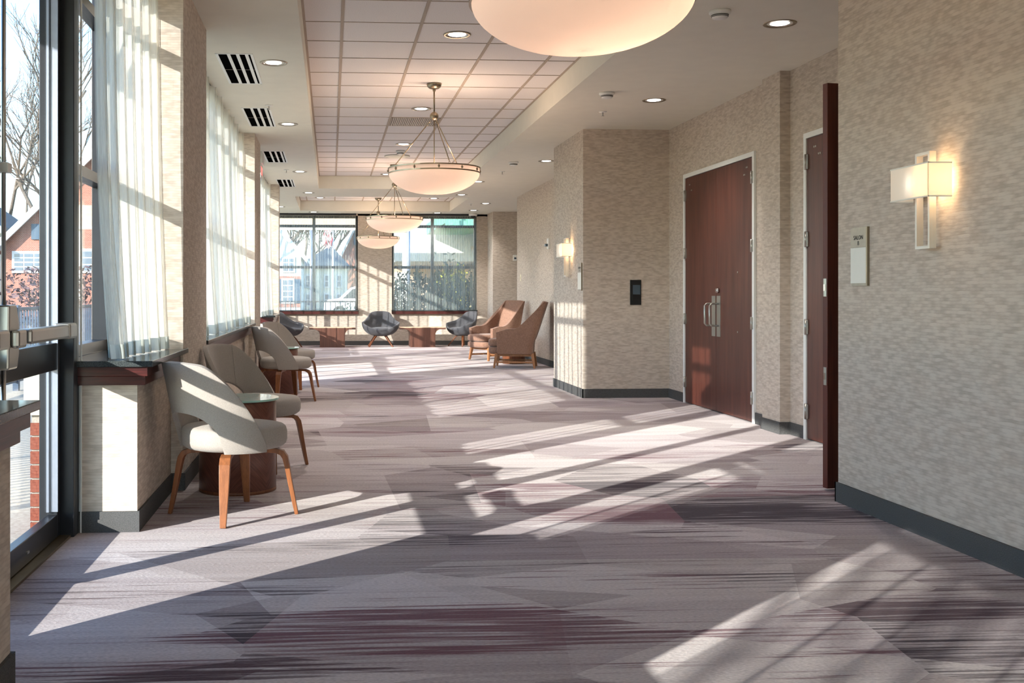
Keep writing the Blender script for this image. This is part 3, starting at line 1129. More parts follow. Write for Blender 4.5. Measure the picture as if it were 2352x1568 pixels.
DL = [(1.047, 8.634, HT, 'downlight in the tiled coffer nearest the camera'),
      (1.047, 12.1, HT, 'downlight in the coffer just before the perforated grille'),
      (1.04, 14.95, HT, 'third downlight along the coffer, beyond the perforated grille'),
      (1.0, 18.7, HT, 'last downlight in the long coffer, behind the middle pendant'),
      (-.24, 23.3, HT, 'left downlight in the small far coffer'),
      (2.3, 23.3, HT, 'right downlight in the small far coffer'),
      (-.475, 8.74, HC, 'downlight on the left soffit beside the nearest slotted vent'),
      (-.485, 11.87, HC, 'downlight on the left soffit beside the second slotted vent'),
      (-.485, 16.43, HC, 'downlight on the left soffit past the third slotted vent'),
      (-.42, 19.82, HC, 'downlight between the two coffers on the left'),
      (-1.11, 23.0, HC, 'downlight next to the third pier at the far left'),
      (-.40, 24.4, HC, 'downlight in front of the far left window'),
      (3.187, 7.244, HC, 'downlight on the right ceiling nearest the wall sconce'),
      (3.197, 10.177, HC, 'downlight on the right ceiling before the black wall panel'),
      (3.1, 14.9, HC, 'downlight half hidden behind the projecting wall corner'),
      (2.504, 17.69, HC, 'downlight just right of the central pendant rim'),
      (2.512, 20.02, HC, 'downlight right of centre between the two coffers'),
      (3.26, 21.9, HC, 'downlight ahead of the dim recess at far right'),
      (3.25, 23.7, HC, 'downlight above the right end of the far window'),
      (2.5, 24.5, HC, 'downlight close to the far right window head')]
for d in DL:
    downlight(*d)


def sconce(x, y, z, lab):
    """on a wall facing -X; origin on the wall face"""
    t = thing('wall_sconce', lab, 'wall lamp', (x, y, z), 0, 'rectangular wall sconces')
    fr = MB()
    w2, d0, d1 = .062, -.062, -.028
    za, zb = -.165, .305
    b = .014
    fr.box(d0, d1, -w2, -w2 + b, za, zb).box(d0, d1, w2 - b, w2, za, zb).box(d0, d1, -w2 + b, w2 - b, za, za + b).box(d0, d1, -w2 + b, w2 - b, zb - b, zb)
    obj('frame', fr, M['satin_w'], t)
    obj('mounting_plate', MB().box(-.03, 0, -.045, .045, .1, .22), M['satin'], t)
    sh = MB()
    X0, X1, Y0, Y1, Z0, Z1 = -.13, -.012, -.165, .165, .075, .24
    e = .0025
    sh.box(X0, X0 + e, Y0, Y1, Z0, Z1).box(X0, X1, Y0, Y0 + e, Z0, Z1).box(X0, X1, Y1 - e, Y1, Z0, Z1)
    s_ = obj('lamp_shade', sh, M['lamp_shade'], t)
    tr = MB()
    for z in (Z0, Z1 - .006):
        tr.box(X0 - .002, X0 + .003, Y0 - .002, Y1 + .002, z, z + .006).box(X0, X1, Y0 - .002, Y0 + .003, z, z + .006).box(X0, X1, Y1 - .003, Y1 + .002, z, z + .006)
    obj('shade_trim', tr, M['paper'], s_)
    obj('bulb', MB().lathe([(.0001, -.05), (.012, -.045), (.018, -.02), (.018, .02), (.01, .04), (.0001, .045)], 12, (-.085, 0, .155)), M['bulb'], t)
    l = bpy.data.lights.new('sconce_bulb', 'POINT')
    l.energy = 1.7
    l.color = (1, .66, .34)
    l.shadow_soft_size = .02
    lo = bpy.data.objects.new('sconce_bulb', l)
    C.objects.link(lo)
    lo.parent = t
    lo.location = (-.03, -.075, .16)
    return t


sconce(2.945, 4.93, 1.59, 'lit wall sconce with square shade on the large near wall')
sconce(2.93, 12.68, 1.59, 'lit wall sconce on the narrow wall before the corner, farther away')


# signs
def room_sign(x, y, z0, lab, body):
    t = thing('room_sign', lab, 'sign', (x, y, 0), 0, 'room name signs')
    w2 = .085
    obj('back_plate', MB().box(-.008, 0, -w2, w2, z0, z0 + .325), M['sign_grey'], t, bevel=.001)
    obj('edge_bar', MB().box(-.014, 0, -w2 - .014, -w2, z0, z0 + .325), M['nickel'], t)
    obj('name_plate', MB().box(-.012, -.008, -w2, w2, z0 + .215, z0 + .325), M['sign_grey'], t)
    obj('white_insert', MB().box(-.013, -.008, -w2 + .001, w2, z0 + .015, z0 + .213), M['paper'], t)
    # text: faces -X ; reading direction runs toward -Y
    for k, (bd, zz) in enumerate(zip(body, (.268, .237))):
        Mx = Matrix.Translation((-.0125, 0, z0 + zz)) @ Matrix(((0, 0, -1, 0), (-1, 0, 0, 0), (0, 1, 0, 0), (0, 0, 0, 1)))
        text('lettering', bd, .034, M['ink'], Mx, t, .0006, .95)
    return t


room_sign(2.945, 5.645, 1.25, 'room sign reading SALON B beside the near sconce', ('SALON', 'B'))
room_sign(2.93, 12.13, 1.25, 'small room sign near the corner, left of the black wall panel', ('SALON', 'A'))

# black wall panel
t = thing('wall_control_panel', 'black control panel with grey screen on the projecting wall', 'control panel', (3.55, 12.0, 0))
obj('panel_plate', MB().box(-.066, .066, -.012, 0, 1.083, 1.375), M['black'], t, bevel=.003)
obj('screen', MB().box(-.036, .052, -.016, -.012, 1.205, 1.315), M['screen'], t)
obj('button_pad', MB().box(-.036, .052, -.014, -.012, 1.135, 1.2), M['black'], t)

# strobe, switch, thermostat
t = thing('fire_strobe', 'white fire alarm strobe high on the far right wall', 'alarm', (3.67, 17.4, 2.06))
obj('strobe_base', MB().box(-.03, 0, -.06, .06, -.09, .09), M['white_pl'], t, bevel=.004)
obj('strobe_lens', MB().box(-.075, -.03, -.035, .035, -.045, .0), M['screen'], t, bevel=.006)
t = thing('light_switch', 'cream light switch plate near the end of the far right wall', 'switch', (3.67, 20.05, 1.53))
obj('switch_plate', MB().box(-.006, 0, -.06, .06, -.065, .065), M['cream_pl'], t, bevel=.002)
obj('switch_toggle', MB().box(-.016, -.006, -.012, .012, -.02, .02), M['cream_pl'], t)
t = thing('thermostat', 'white thermostat in the dim recess past the far right wall', 'thermostat', (4.265, 24.05, 2.06))
obj('thermostat_body', MB().box(-.045, .045, -.025, 0, -.07, .07), M['white_pl'], t, bevel=.004)
obj('display', MB().box(-.02, .03, -.028, -.025, -.03, .01), M['screen'], t)

# exit sign
t = thing('exit_sign', 'lit exit sign hanging by the second pier', 'sign', (-.95, 14.35, 2.80))
obj('sign_plate', MB().box(-.008, .008, -.2, .2, -.02, .18), M['white_pl'], t)
Mx = Matrix.Translation((.0085, 0, .08)) @ Matrix(((0, 0, 1, 0), (1, 0, 0, 0), (0, 1, 0, 0), (0, 0, 0, 1)))
text('lettering', 'EXIT', .16, M['exit_red'], Mx, t, .001)
Mx = Matrix.Translation((-.0085, 0, .08)) @ Matrix(((0, 0, -1, 0), (-1, 0, 0, 0), (0, 1, 0, 0), (0, 0, 0, 1)))
text('lettering', 'EXIT', .16, M['exit_red'], Mx, t, .001)
obj('sign_housing', MB().box(-.03, .03, -.2, .2, .18, .33), M['white_pl'], t, bevel=.003)

# smoke detectors and sprinklers
sm = thing('smoke_detector', 'white smoke detector nearest the camera on the right ceiling', 'smoke detector', (2.64, 6.95, HC), 0, 'smoke detectors')
obj('detector_base', MB().lathe([(.0001, 0), (.072, 0), (.072, -.018), (.06, -.024), (.0001, -.024)], 28), M['white_pl'], sm)
obj('detector_head', MB().lathe([(.058, -.024), (.056, -.034), (.05, -.05), (.03, -.056), (.0001, -.056)], 28), M['white_pl'], sm)
obj('vent_slots', MB().lathe([(.0585, -.030), (.0575, -.036)], 28).lathe([(.0565, -.039), (.0545, -.043)], 28), M['ink'], sm)
dup(sm, (2.63, 9.83, HC), None, 'white smoke detector above the black wall panel wall')
dup(sm, (2.65, 15.05, HC), None, 'white smoke detector on the right ceiling, farthest small one')
dup(sm, (1.045, 15.67, HT), None, 'smoke detector in the coffer between grille and middle pendant')
sp = thing('sprinkler', 'ceiling sprinkler before the projecting wall', 'sprinkler', (2.86, 10.85, HC), 0, 'ceiling sprinklers')
obj('escutcheon', MB().lathe([(.0001, 0), (.042, 0), (.04, -.006), (.014, -.01), (.0001, -.01)], 24), M['white_pl'], sp)
obj('sprinkler_body', MB().tube([(0, 0, -.008), (0, 0, -.045)], .006, 8), M['satin'], sp)
obj('deflector', MB().lathe([(.0001, -.045), (.016, -.045), (.016, -.047), (.0001, -.047)], 12), M['satin'], sp)
dup(sp, (-.63, 10.7, HC), None, 'ceiling sprinkler next to the second slotted vent')
dup(sp, (-.685, 16.2, HC), None, 'ceiling sprinkler between the third and fourth slotted vents')
dup(sp, (2.675, 16.2, HC), None, 'ceiling sprinkler beyond the farthest small smoke detector')
dup(sp, (2.95, 21.9, HC), None, 'ceiling sprinkler beside the far small coffer')
t = thing('ceiling_speaker', 'round flat disc speaker in the coffer above the middle pendant', 'speaker', (1.03, 16.25, HT))
obj('speaker_rim', MB().lathe([(.0001, 0), (.2, 0), (.2, -.008), (.17, -.014), (.0001, -.012)], 36), M['ceil'], t)

# security dome
t = thing('security_camera', 'small white dome security camera over the far right window', 'camera', (3.36, 24.6, HC))
obj('camera_housing', MB().lathe([(.0001, 0), (.1, 0), (.1, -.05), (.08, -.06), (.0001, -.06)], 28), M['white_pl'], t)
obj('camera_dome', MB().lathe([(.055, -.06), (.05, -.09), (.03, -.11), (.0001, -.117)], 20), M['black'], t)

# slotted vents on left soffit
vt = thing('ceiling_vent', 'black slotted air vent nearest the camera on the left soffit', 'vent', (-.775, 9.02, HC), 0, 'slotted ceiling vents')
obj('vent_frame', MB().box(-.15, -.128, -.60, .60, -.004, .0).box(.128, .15, -.60, .60, -.004, 0).box(-.15, .15, -.60, -.578, -.004, 0).box(-.15, .15, .578, .60, -.004, 0), M['white_paint'], vt)
obj('vent_throat', MB().box(-.13, .13, -.58, .58, -.0015, -.0005), M['void'], vt)
for k in range(3):
    x = -.0945 + .072 * (k + .5) - .0 + .0225
    obj('vent_bar', MB().box(x - .0135 - .009, x + .0135 - .009, -.58, .58, -.0035, -.001), M['white_paint'], vt)
obj('vent_crossbar', MB().box(-.128, .128, -.006, .006, -.003, -.0012), M['tgap'], vt)
for k, (y, lab) in enumerate(((11.45, 'second black slotted air vent along the left soffit'), (14.7, 'third slotted vent, just past the second pier'), (18.15, 'farthest slotted vent, by the third pier'))):
    dup(vt, (-.775, y, HC), None, lab)

# perforated return grille
t = thing('return_grille', 'grey perforated return air grille behind the central pendant', 'vent', (1.038, 13.02, HT))
obj('grille_frame', MB().box(-.30, .30, -.30, -.285, -.001, .012).box(-.30, .30, .285, .30, -.001, .012).box(-.30, -.285, -.3, .3, -.001, .012).box(.285, .30, -.3, .3, -.001, .012), M['tbar'], t)
gm = MB()
for k in range(24):
    x = -.28 + .56 * (k + .5) / 24
    gm.box(x - .0085, x + .0085, -.285, .285, .0, .004)
g_ = obj('grille_slats', gm, M['grille'], t)
g_['kind'] = 'stuff'
obj('grille_back', MB().box(-.3, .3, -.3, .3, .012, .02), M['black'], t)

# slot diffusers near far windows
for x0, x1, lab in ((-1.0, .24, 'black slot air diffuser in the ceiling over the far left window'), (1.9, 3.1, 'black slot air diffuser in the ceiling over the far right window')):
    t = thing('slot_diffuser', lab, 'vent', ((x0 + x1) / 2, 24.68, HC))
    h = (x1 - x0) / 2
    obj('slot_frame', MB().box(-h, h, -.05, -.035, -.008, 0).box(-h, h, .035, .05, -.008, 0), M['white_paint'], t)
    obj('slot_opening', MB().box(-h, h, -.035, .035, -.007, -.001), M['black'], t)


# ------------------------------------------------------------------ furniture
def ellip(a, b, n=2.6, N_=36):
    r = []
    for k in range(N_):
        t_ = 2 * PI * k / N_
        c, s_ = math.cos(t_), math.sin(t_)
        r.append((a * math.copysign(abs(c) ** (2 / n), c), b * math.copysign(abs(s_) ** (2 / n), s_)))
    return r


def cushion(mb, pts, z0, z1, r=.03, cx=0, cy=0, crown=.015):
    """soft block with rounded top & bottom edges over outline pts"""
    rows = []
    prof = [(.72, z0), (.9, z0 + .002), (.975, z0 + r * .45), (1, z0 + r), (1, z1 - r), (.975, z1 - r * .4), (.92, z1 - r * .08), (.72, z1 + crown * .4), (.4, z1 + crown * .85), (.05, z1 + crown)]
    for s_, z in prof:
        rows.append([(cx + x * s_, cy + y * s_, z) for x, y in pts])
    mb.grid(rows, True, True)
    n = len(pts)
    o = len(mb.v)
    mb.add([(cx + x * .72, cy + y * .72, z0) for x, y in pts], [tuple(range(n))])
    mb.add([(cx + x * .05, cy + y * .05, z1 + crown) for x, y in pts], [tuple(range(n))])
    return mb


def barrel_chair(loc, rz, lab):
    """faces local +X"""
    t = thing('barrel_side_chair', lab, 'chair', loc, rz, 'grey barrel back chairs by the windows')
    seat = MB()
    cushion(seat, ellip(.278, .268, 2.35), .372, .495, .04, .01, 0, .012)
    obj('seat', seat, M['grey_fab'], t)
    rows = []
    NP, NZ = 41, 12
    A = math.radians(90)
    for k in range(NZ + 1):
        v = k / NZ
        row = []
        for j in range(NP):
            u = -1 + 2 * j / (NP - 1)
            ph = u * A
            au = abs(u)
            # top line: flat over the back, then a long straight fall to the front corners
            top = .852 - .012 * (au / .30) ** 2 if au < .30 else .840 - (.840 - .40) * ((au - .30) / .70) ** 1.42
            # bottom line: opening in the centre back
            ao = .50
            bot = .375 + (.212 * math.sqrt(max(0, 1 - (au / ao) ** 2.4)) if au < ao else 0)
            z = bot + (top - bot) * v
            r = .268 + (.105 * ((z - .375) / .475) ** 1.0) * (1 - .30 * au)
            row.append((-r * math.cos(ph) + .01, r * math.sin(ph), z))
        rows.append(row)
    obj('backrest', MB().grid(rows), M['grey_fab'], t, solid=.030, solid_off=1, bevel=.010)
    # welt seam on the inside back
    obj('seam', MB().tube([rows[k][NP // 2 + 6] for k in range(0, NZ + 1)], .0025, 5), M['grey_fab'], t)
    for a in (42, 133, -133, -42):
        ar = math.radians(a)
        c, s_ = math.cos(ar), math.sin(ar)
        pr = [(.05, .352), (.17, .352), (.235, .350), (.268, .338), (.286, .312), (.296, .27), (.312, .18), (.336, .06), (.349, .0)]
        wd = [.05, .052, .056, .058, .058, .056, .05, .038, .032]
        th = [.02, .022, .026, .03, .03, .028, .025, .022, .02]
        obj('leg', MB().sweep([(c * r, s_ * r, z) for r, z in pr], list(zip(wd, th)), (-s_, c, 0)), M['walnut'], t, bevel=.003)
    obj('swivel_bracket', MB().box(-.10, .10, -.10, .10, .362, .376), M['satin'], t)
    return t


A0 = barrel_chair((-.535, 5.765, 0), math.radians(40), 'grey fabric barrel chair nearest the camera, sunlit orange legs')


def dupc(root, loc, rz, lab):
    return dup(root, loc, rz, lab)


dupc(A0, (-.505, 7.33, 0), math.radians(-26), 'grey barrel chair behind the nearest drum table, inside of its backrest showing')
dupc(A0, (-.515, 11.9, 0), math.radians(30), 'grey barrel chair before the second drum table, back turned to camera')
dupc(A0, (-.50, 13.55, 0), math.radians(-28), 'grey barrel chair beyond the second drum table')
dupc(A0, (-1.10, 20.3, 0), math.radians(25), 'grey barrel chair half hidden behind the third pier')


def drum_table(loc, lab):
    t = thing('drum_side_table', lab, 'side table', loc, 0, 'drum side tables')
    obj('drum_base', MB().lathe([(.0001, .0), (.232, 0), (.236, .004), (.236, .548), (.232, .552), (.0001, .552)], 48), M['drum'], t)
    obj('drum_plinth', MB().lathe([(.2362, .0), (.2372, .0), (.2372, .02), (.2362, .02)], 48), M['walnut_d'], t)
    g = obj('glass_top', MB().lathe([(.0001, .556), (.252, .556), (.252, .568), (.0001, .568)], 48, smooth=False), M['frost'], t)
    obj('glass_edge', MB().lathe([(.2522, .5565), (.253, .558), (.253, .566), (.2522, .5675)], 48), M['glass_edge'], g)
    return t


D0 = drum_table((-.574, 6.51, 0), 'walnut drum side table with glass top between the two nearest chairs')
dup(D0, (-.635, 12.68, 0), None, 'walnut drum side table with glass top between the second pair of chairs')


def lounge_chair(loc, rz, lab):
    """charcoal bucket chair, faces local +X"""
    t = thing('bucket_lounge_chair', lab, 'armchair', loc, rz, 'charcoal bucket lounge chairs')
    NP = 48

    def rim(ph):
        # ph 0 = front, pi = back ; smooth blends
        a = abs((ph + PI) % (2 * PI) - PI)
        d = math.degrees(a)
        pts = [(0, .29, .395), (25, .325, .41), (48, .405, .47), (66, .455, .54), (82, .445, .565), (100, .38, .60), (120, .335, .69), (138, .335, .79), (160, .33, .82), (180, .325, .82)]
        for (d0, r0, z0), (d1, r1, z1) in zip(pts[:-1], pts[1:]):
            if d0 <= d <= d1:
                f = (d - d0) / (d1 - d0)
                return r0 + (r1 - r0) * f, z0 + (z1 - z0) * f
        return pts[-1][1:]

    outer, inner = [], []
    K = 9
    for k in range(K + 1):
        v = k / K
        ro, ri = [], []
        for j in range(NP):
            ph = 2 * PI * j / NP
            r, z = rim(ph)
            rb, zb = .10, .255
            rr = rb + (r - rb) * (math.sin(v * PI / 2) ** .85)
            zz = zb + (z - zb) * (1 - math.cos(v * PI / 2)) ** .95
            ro.append((rr * math.cos(ph), rr * math.sin(ph), zz))
            r2 = r - .035
            zs = .40
            if z < .43:
                zs = z - .02
            rr2 = .02 + (r2 - .02) * (math.sin(v * PI / 2) ** .7)
            zz2 = min(zs, z - .01) + (z - min(zs, z - .01)) * (v ** 3.2)
            ri.append((rr2 * math.cos(ph), rr2 * math.sin(ph), zz2))
        outer.append(ro)
        inner.append(ri)
    rows = outer + inner[::-1]
    mb = MB().grid(rows, True, True)
    n = NP
    mb.add(outer[0], [tuple(range(n))])
    mb.add(inner[0], [tuple(range(n))])
    obj('shell', mb, M['char_fab'], t)
    cu = MB()
    cushion(cu, ellip(.27, .27, 2.3), .36, .435, .03, .045, 0, .02)
    obj('seat_cushion', cu, M['char_fab'], t)
    for a in (50, 130, -130, -50):
        ar = math.radians(a)
        c, s_ = math.cos(ar), math.sin(ar)
        obj('leg', MB().sweep([(c * .12, s_ * .12, .275), (c * .2, s_ * .2, .2), (c * .36, s_ * .36, 0)], [(.055, .034), (.05, .032), (.03, .024)], (-s_, c, 0)), M['walnut_d'], t, bevel=.003)
    obj('leg_hub', MB().lathe([(.0001, .25), (.16, .25), (.15, .285), (.0001, .285)], 20), M['black'], t)
    return t


L0 = lounge_chair((1.15, 24.2, 0), math.radians(-90), 'charcoal bucket lounge chair facing camera between two coffee tables')
dup(L0, (3.08, 24.25, 0), math.radians(-150), 'charcoal bucket lounge chair at right, turned toward the brown armchairs')
dup(L0, (-1.0, 24.0, 0), math.radians(-28), 'charcoal bucket lounge chair in the far left corner')


def coffee_table(loc, lab):
    t = thing('coffee_table', lab, 'coffee table', loc, 0, 'walnut T shaped coffee tables')
    W, B, D = .53, .287, .55
    P = [(-B, 0), (-B, .28)]
    for k in range(1, 9):
        a = k / 8 * PI / 2
        P.append((-B - .125 * (1 - math.cos(a)), .28 + .13 * math.sin(a)))
    P += [(-W, .41), (-W, .442), (W, .442), (W, .41)]
    for k in range(7, -1, -1):
        a = k / 8 * PI / 2
        P.append((B + .125 * (1 - math.cos(a)), .28 + .13 * math.sin(a)))
    P += [(B, 0)]
    obj('table_body', MB().prism(P, 0, D), M['table_w'], t)
    obj('table_top', MB().box(-W, W, -.003, D, .442, .456), M['tan'], t, bevel=.002)
    return t


T0 = coffee_table((.035, 23.92, 0), 'walnut coffee table under the far left window with flag view')
dup(T0, (2.11, 23.92, 0), None, 'walnut coffee table under the far right window with shrubs')


def wing_chair(loc, rz, lab):
    """high back armchair, faces local +X"""
    t = thing('high_back_armchair', lab, 'armchair', loc, rz, 'brown high back armchairs')
    # U-plan shell
    NP = 45
    K = 14

    def plan(s_):
        # s_ -1..1 : right front -> back -> left front ; returns x,y
        hw, xb, xf = .34, -.30, .27
        L1 = (xf - xb)
        tot = 2 * L1 + 2 * hw
        d = (s_ + 1) / 2 * tot
        if d < L1:
            return (xf - d, -hw)
        if d < L1 + 2 * hw:
            return (xb, -hw + (d - L1))
        return (xb + (d - L1 - 2 * hw), hw)

    rawp = [plan(-1 + 2 * j / (NP * 4 - 1)) for j in range(NP * 4)]
    # smooth corners
    for it in range(26):
        q = list(rawp)
        for j in range(1, len(rawp) - 1):
            q[j] = ((rawp[j - 1][0] + rawp[j][0] * 2 + rawp[j + 1][0]) / 4, (rawp[j - 1][1] + rawp[j][1] * 2 + rawp[j + 1][1]) / 4)
        rawp = q
    pl = [rawp[round(j * (len(rawp) - 1) / (NP - 1))] for j in range(NP)]

    def sstep(a, b, x):
        x = max(0, min(1, (x - a) / (b - a)))
        return x * x * (3 - 2 * x)

    def shell(off, zb):
        rows = []
        for k in range(K + 1):
            v = k / K
            row = []
            for j in range(NP):
                u = -1 + 2 * j / (NP - 1)
                au = abs(u)
                x, y = pl[j]
                tt_ = max(0, min(1, (au - .41) / .30))
                top = .625 + .465 * (1 - tt_) ** 1.7 - .035 * sstep(.82, 1.0, au)
                z = zb + (top - zb) * v
                lean = max(0, z - .42) * .33 * (1 - sstep(.40, .74, au))
                nar = 1 - .20 * sstep(.55, 1.1, z)
                tap = 1 - .06 * (1 - sstep(.2, .6, z))
                row.append((x * tap - lean, y * nar * tap, z))
            rows.append(row)
        return rows

    obj('shell', MB().grid(shell(0, .235)), M['brown_fab'], t, solid=.075, solid_off=0, bevel=.02, sub=1)
    cu = MB()
    pts = [(x * 1.0, y) for x, y in ellip(.32, .29, 5)]
    cushion(cu, pts, .35, .475, .035, .10, 0, .012)
    obj('seat_cushion', cu, M['brown_fab'], t)
    cu = MB()
    cushion(cu, ellip(.33, .30, 5), .235, .348, .03, .085, 0, 0)
    obj('seat_base', cu, M['brown_fab'], t)
    for sx, sy in ((1, 1), (1, -1), (-1, 1), (-1, -1)):
        x0, y0, x1, y1 = .29 * sx - .02, .27 * sy, .33 * sx - .02, .30 * sy
        obj('leg', MB().sweep([(x0, y0, .245), (x1, y1, 0)], [(.055, .05), (.034, .032)], (0, 1, 0)), M['oak'], t, bevel=.003)
    for sy in (1, -1):
        obj('side_rail', MB().box(-.31, .27, .27 * sy - .014, .27 * sy + .014, .195, .24), M['oak'], t)
        obj('stretcher', MB().box(-.32, .28, .288 * sy - .01, .288 * sy + .01, .085, .115), M['oak'], t)
    obj('front_rail', MB().box(.255, .283, -.27, .27, .2, .24), M['oak'], t)
    obj('cross_stretcher', MB().box(-.014, .014, -.28, .28, .088, .112), M['oak'], t)
    return t


W0 = wing_chair((3.04, 17.2, 0), math.radians(166), 'brown high back armchair nearest, side turned to the camera')
dup(W0, (2.98, 19.15, 0), math.radians(207), 'brown high back armchair farther back with striped sunlight on its back')
t = thing('round_side_table', 'small round grey topped table between the two brown armchairs', 'side table', (3.2, 18.15, 0))
obj('table_top', MB().lathe([(.0001, .49), (.235, .49), (.24, .497), (.235, .505), (.0001, .505)], 32), M['screen'], t)
obj('drum_base', MB().lathe([(.0001, 0), (.2, 0), (.2, .49), (.0001, .49)], 32), M['walnut_d'], t)


# ================================================================== OUTSIDE
o = obj('patio', MB().box(-4.4, -1.46, -12, 27, -.12, -.02), M['deck'])
o['kind'] = 'structure'
o = obj('lawn', MB().box(-160, 160, -60, 260, -.4, -.13), M['ground'])
o['kind'] = 'structure'
o = obj('street', MB().box(-100, 100, 52, 68, -.13, -.11), M['asphalt'])
o['kind'] = 'structure'

# brick veneer end outside the first low wall
t = thing('brick_pier', 'red brick pier with cream stone cap outside, past the exit door', 'wall', (-1.492, 5.60, 0))
bm_ = MB().box(-.027, .027, -.10, .10, -.03, .032).mesh('brick')
bm_.materials.append(M['brick'])
obj('mortar_core', MB().box(-.022, .025, -.19, .39, -.02, .59), M['mortar'], t)
z = .015
r = 0
while z < .57:
    for oy in ((-.10, .11, .32) if r % 2 == 0 else (-.205, .005, .215)):
        b_ = obj('brick', None, None, t, (0, oy + .0, z), shared=bm_)
        if r % 2 and oy < -.2:
            b_.scale = (1, .5, 1)
            b_.location.y = -.15
    z += .072
    r += 1
obj('stone_cap', MB().box(-.055, .027, -.22, .45, .592, .80), M['cream'], t, bevel=.004)

# added slabs, out of view, cutting high sun from near windows and exit door
t = thing('sun_blocker', 'unseen flat slab added outside to block high sun from the near windows', 'canopy', (-1.46, -5, 0))
obj('blocker_slab', MB().box(-2.55, 0, 0, 5.7, 3.2, 3.35), M['cream'], t)
obj('blocker_fascia', MB().box(-2.6, -2.55, 0, 5.7, 3.14, 3.4), M['siding'], t)
obj('blocker_slab', MB().box(-1.66, 0, 5.7, 9.1, 3.2, 3.35), M['cream'], t)
obj('blocker_post', MB().box(-2.5, -2.4, .1, .2, -.02, 3.2), M['dark_alu'], t)

# fences
def fence(name, lab, p0, p1, h, mat, step=.12, nmax=260, r=.011, post=2.4):
    p0, p1 = Vector(p0), Vector(p1)
    d = (p1 - p0)
    L = d.length
    d.normalize()
    a = math.atan2(d.y, d.x)
    t = thing(name, lab, 'fence', p0, a)
    obj('top_rail', MB().box(0, L, -.025, .025, h - .04, h), mat, t)
    obj('bottom_rail', MB().box(0, L, -.02, .02, .09, .12), mat, t)
    pk = MB().box(-r, r, -r, r, .1, h - .03).mesh('picket')
    pk.materials.append(mat)
    n = min(int(L / step), nmax)
    for k in range(n):
        obj('picket', None, None, t, (step * (k + .5), 0, 0), shared=pk)
    ps = MB().box(-.035, .035, -.035, .035, -.1, h + .03).mesh('post')
    ps.materials.append(mat)
    for k in range(int(L / post) + 1):
        obj('post', None, None, t, (min(k * post, L), 0, 0), shared=ps)
    return t


fence('picket_fence', 'grey blue metal picket fence along the patio, seen through the exit door', (-4.0, 4.0, 0), (-4.0, 29.5, 0), 1.04, M['fence_b'], .13)
fence('picket_fence', 'dark metal picket fence outside the far windows', (-4.0, 29.6, 0), (6.0, 29.6, 0), 1.03, M['fence'], .14)


# houses
def window_far(parent, x, y, z, w_, h, shut=None, grid=(2, 3), face='-Y'):
    e = obj('window', MB().box(x - w_ / 2 - .1, x + w_ / 2 + .1, y - .12, y + .1, z - .1, z + h + .12), M['siding'], parent)
    nx_, nz_ = grid
    for i in range(nx_):
        for k in range(nz_):
            pw, ph_ = w_ / nx_, h / nz_
            obj('pane', MB().box(x - w_ / 2 + i * pw + .04, x - w_ / 2 + (i + 1) * pw - .04, y - .14, y - .1, z + k * ph_ + .04, z + (k + 1) * ph_ - .04), M['pane'], e)
    if shut:
        for s_ in (-1, 1):
            obj('shutter', MB().box(x + s_ * (w_ / 2 + .1 + shut / 2) - shut / 2, x + s_ * (w_ / 2 + .1 + shut / 2) + shut / 2, y - .13, y, z - .05, z + h + .05), M['shutter'], e)
    return e


def gable_house(name, lab, cx, y, w_, d, ze, zp, wallm, roofm, gablem=None, trim=True):
    t = thing(name, lab, 'house', (cx, y, -.13))
    h = w_ / 2
    obj('walls', MB().box(-h, h, 0, d, 0, ze), wallm, t)
    obj('gable', MB().prism([(-h, ze), (h, ze), (0, zp)], 0, d), gablem or wallm, t)
    th = .25
    sl = (zp - ze) / h
    ov = .5
    for s_ in (-1, 1):
        P = [(0, zp + .02), (s_ * (h + ov), ze - ov * sl + .02), (s_ * (h + ov), ze - ov * sl + .02 + th), (0, zp + .02 + th)]
        r = obj('roof', MB().prism(P, -.45, d + .45), roofm, t)
        if trim:
            P2 = [(a, b - .22) for a, b in P[:2]] + [(a, b) for a, b in P[2:]]
            obj('fascia', MB().prism(P2, -.62, -.45), M['siding'], r)
    return t


# through the exit door, far left: red brick gable house   (view ray px 20..125)
t = gable_house('brick_gable_house', 'red brick gabled house with white trim seen through the exit door', -12.6, 62, 13.0, 9, 4.2, 10.6, M['brick_far'], M['roof'])
window_far(t, -4.9, 0, 2.7, 1.7, 1.05, None, (3, 4))
window_far(t, -3.9, 0, 4.6, .6, .8, .45, (2, 3))
window_far(t, -1.2, 0, 2.7, 1.4, 1.2, .5, (2, 3))
window_far(t, 3.0, 0, 1.9, 1.2, 1.8, .5, (2, 3))
obj('porch_roof', MB().prism([(-7.2, 3.9), (-6.5, 3.9), (-6.5, 4.25), (-7.2, 4.15)], -1.2, 4), M['siding'], t)
t = gable_house('cream_gable_house', 'cream house behind the brick gable house, at the left', -27.5, 72, 10.0, 8, 6.0, 9.5, M['cream'], M['roof'])
window_far(t, 2.0, 0, 2.4, 1.1, 1.8, .5)

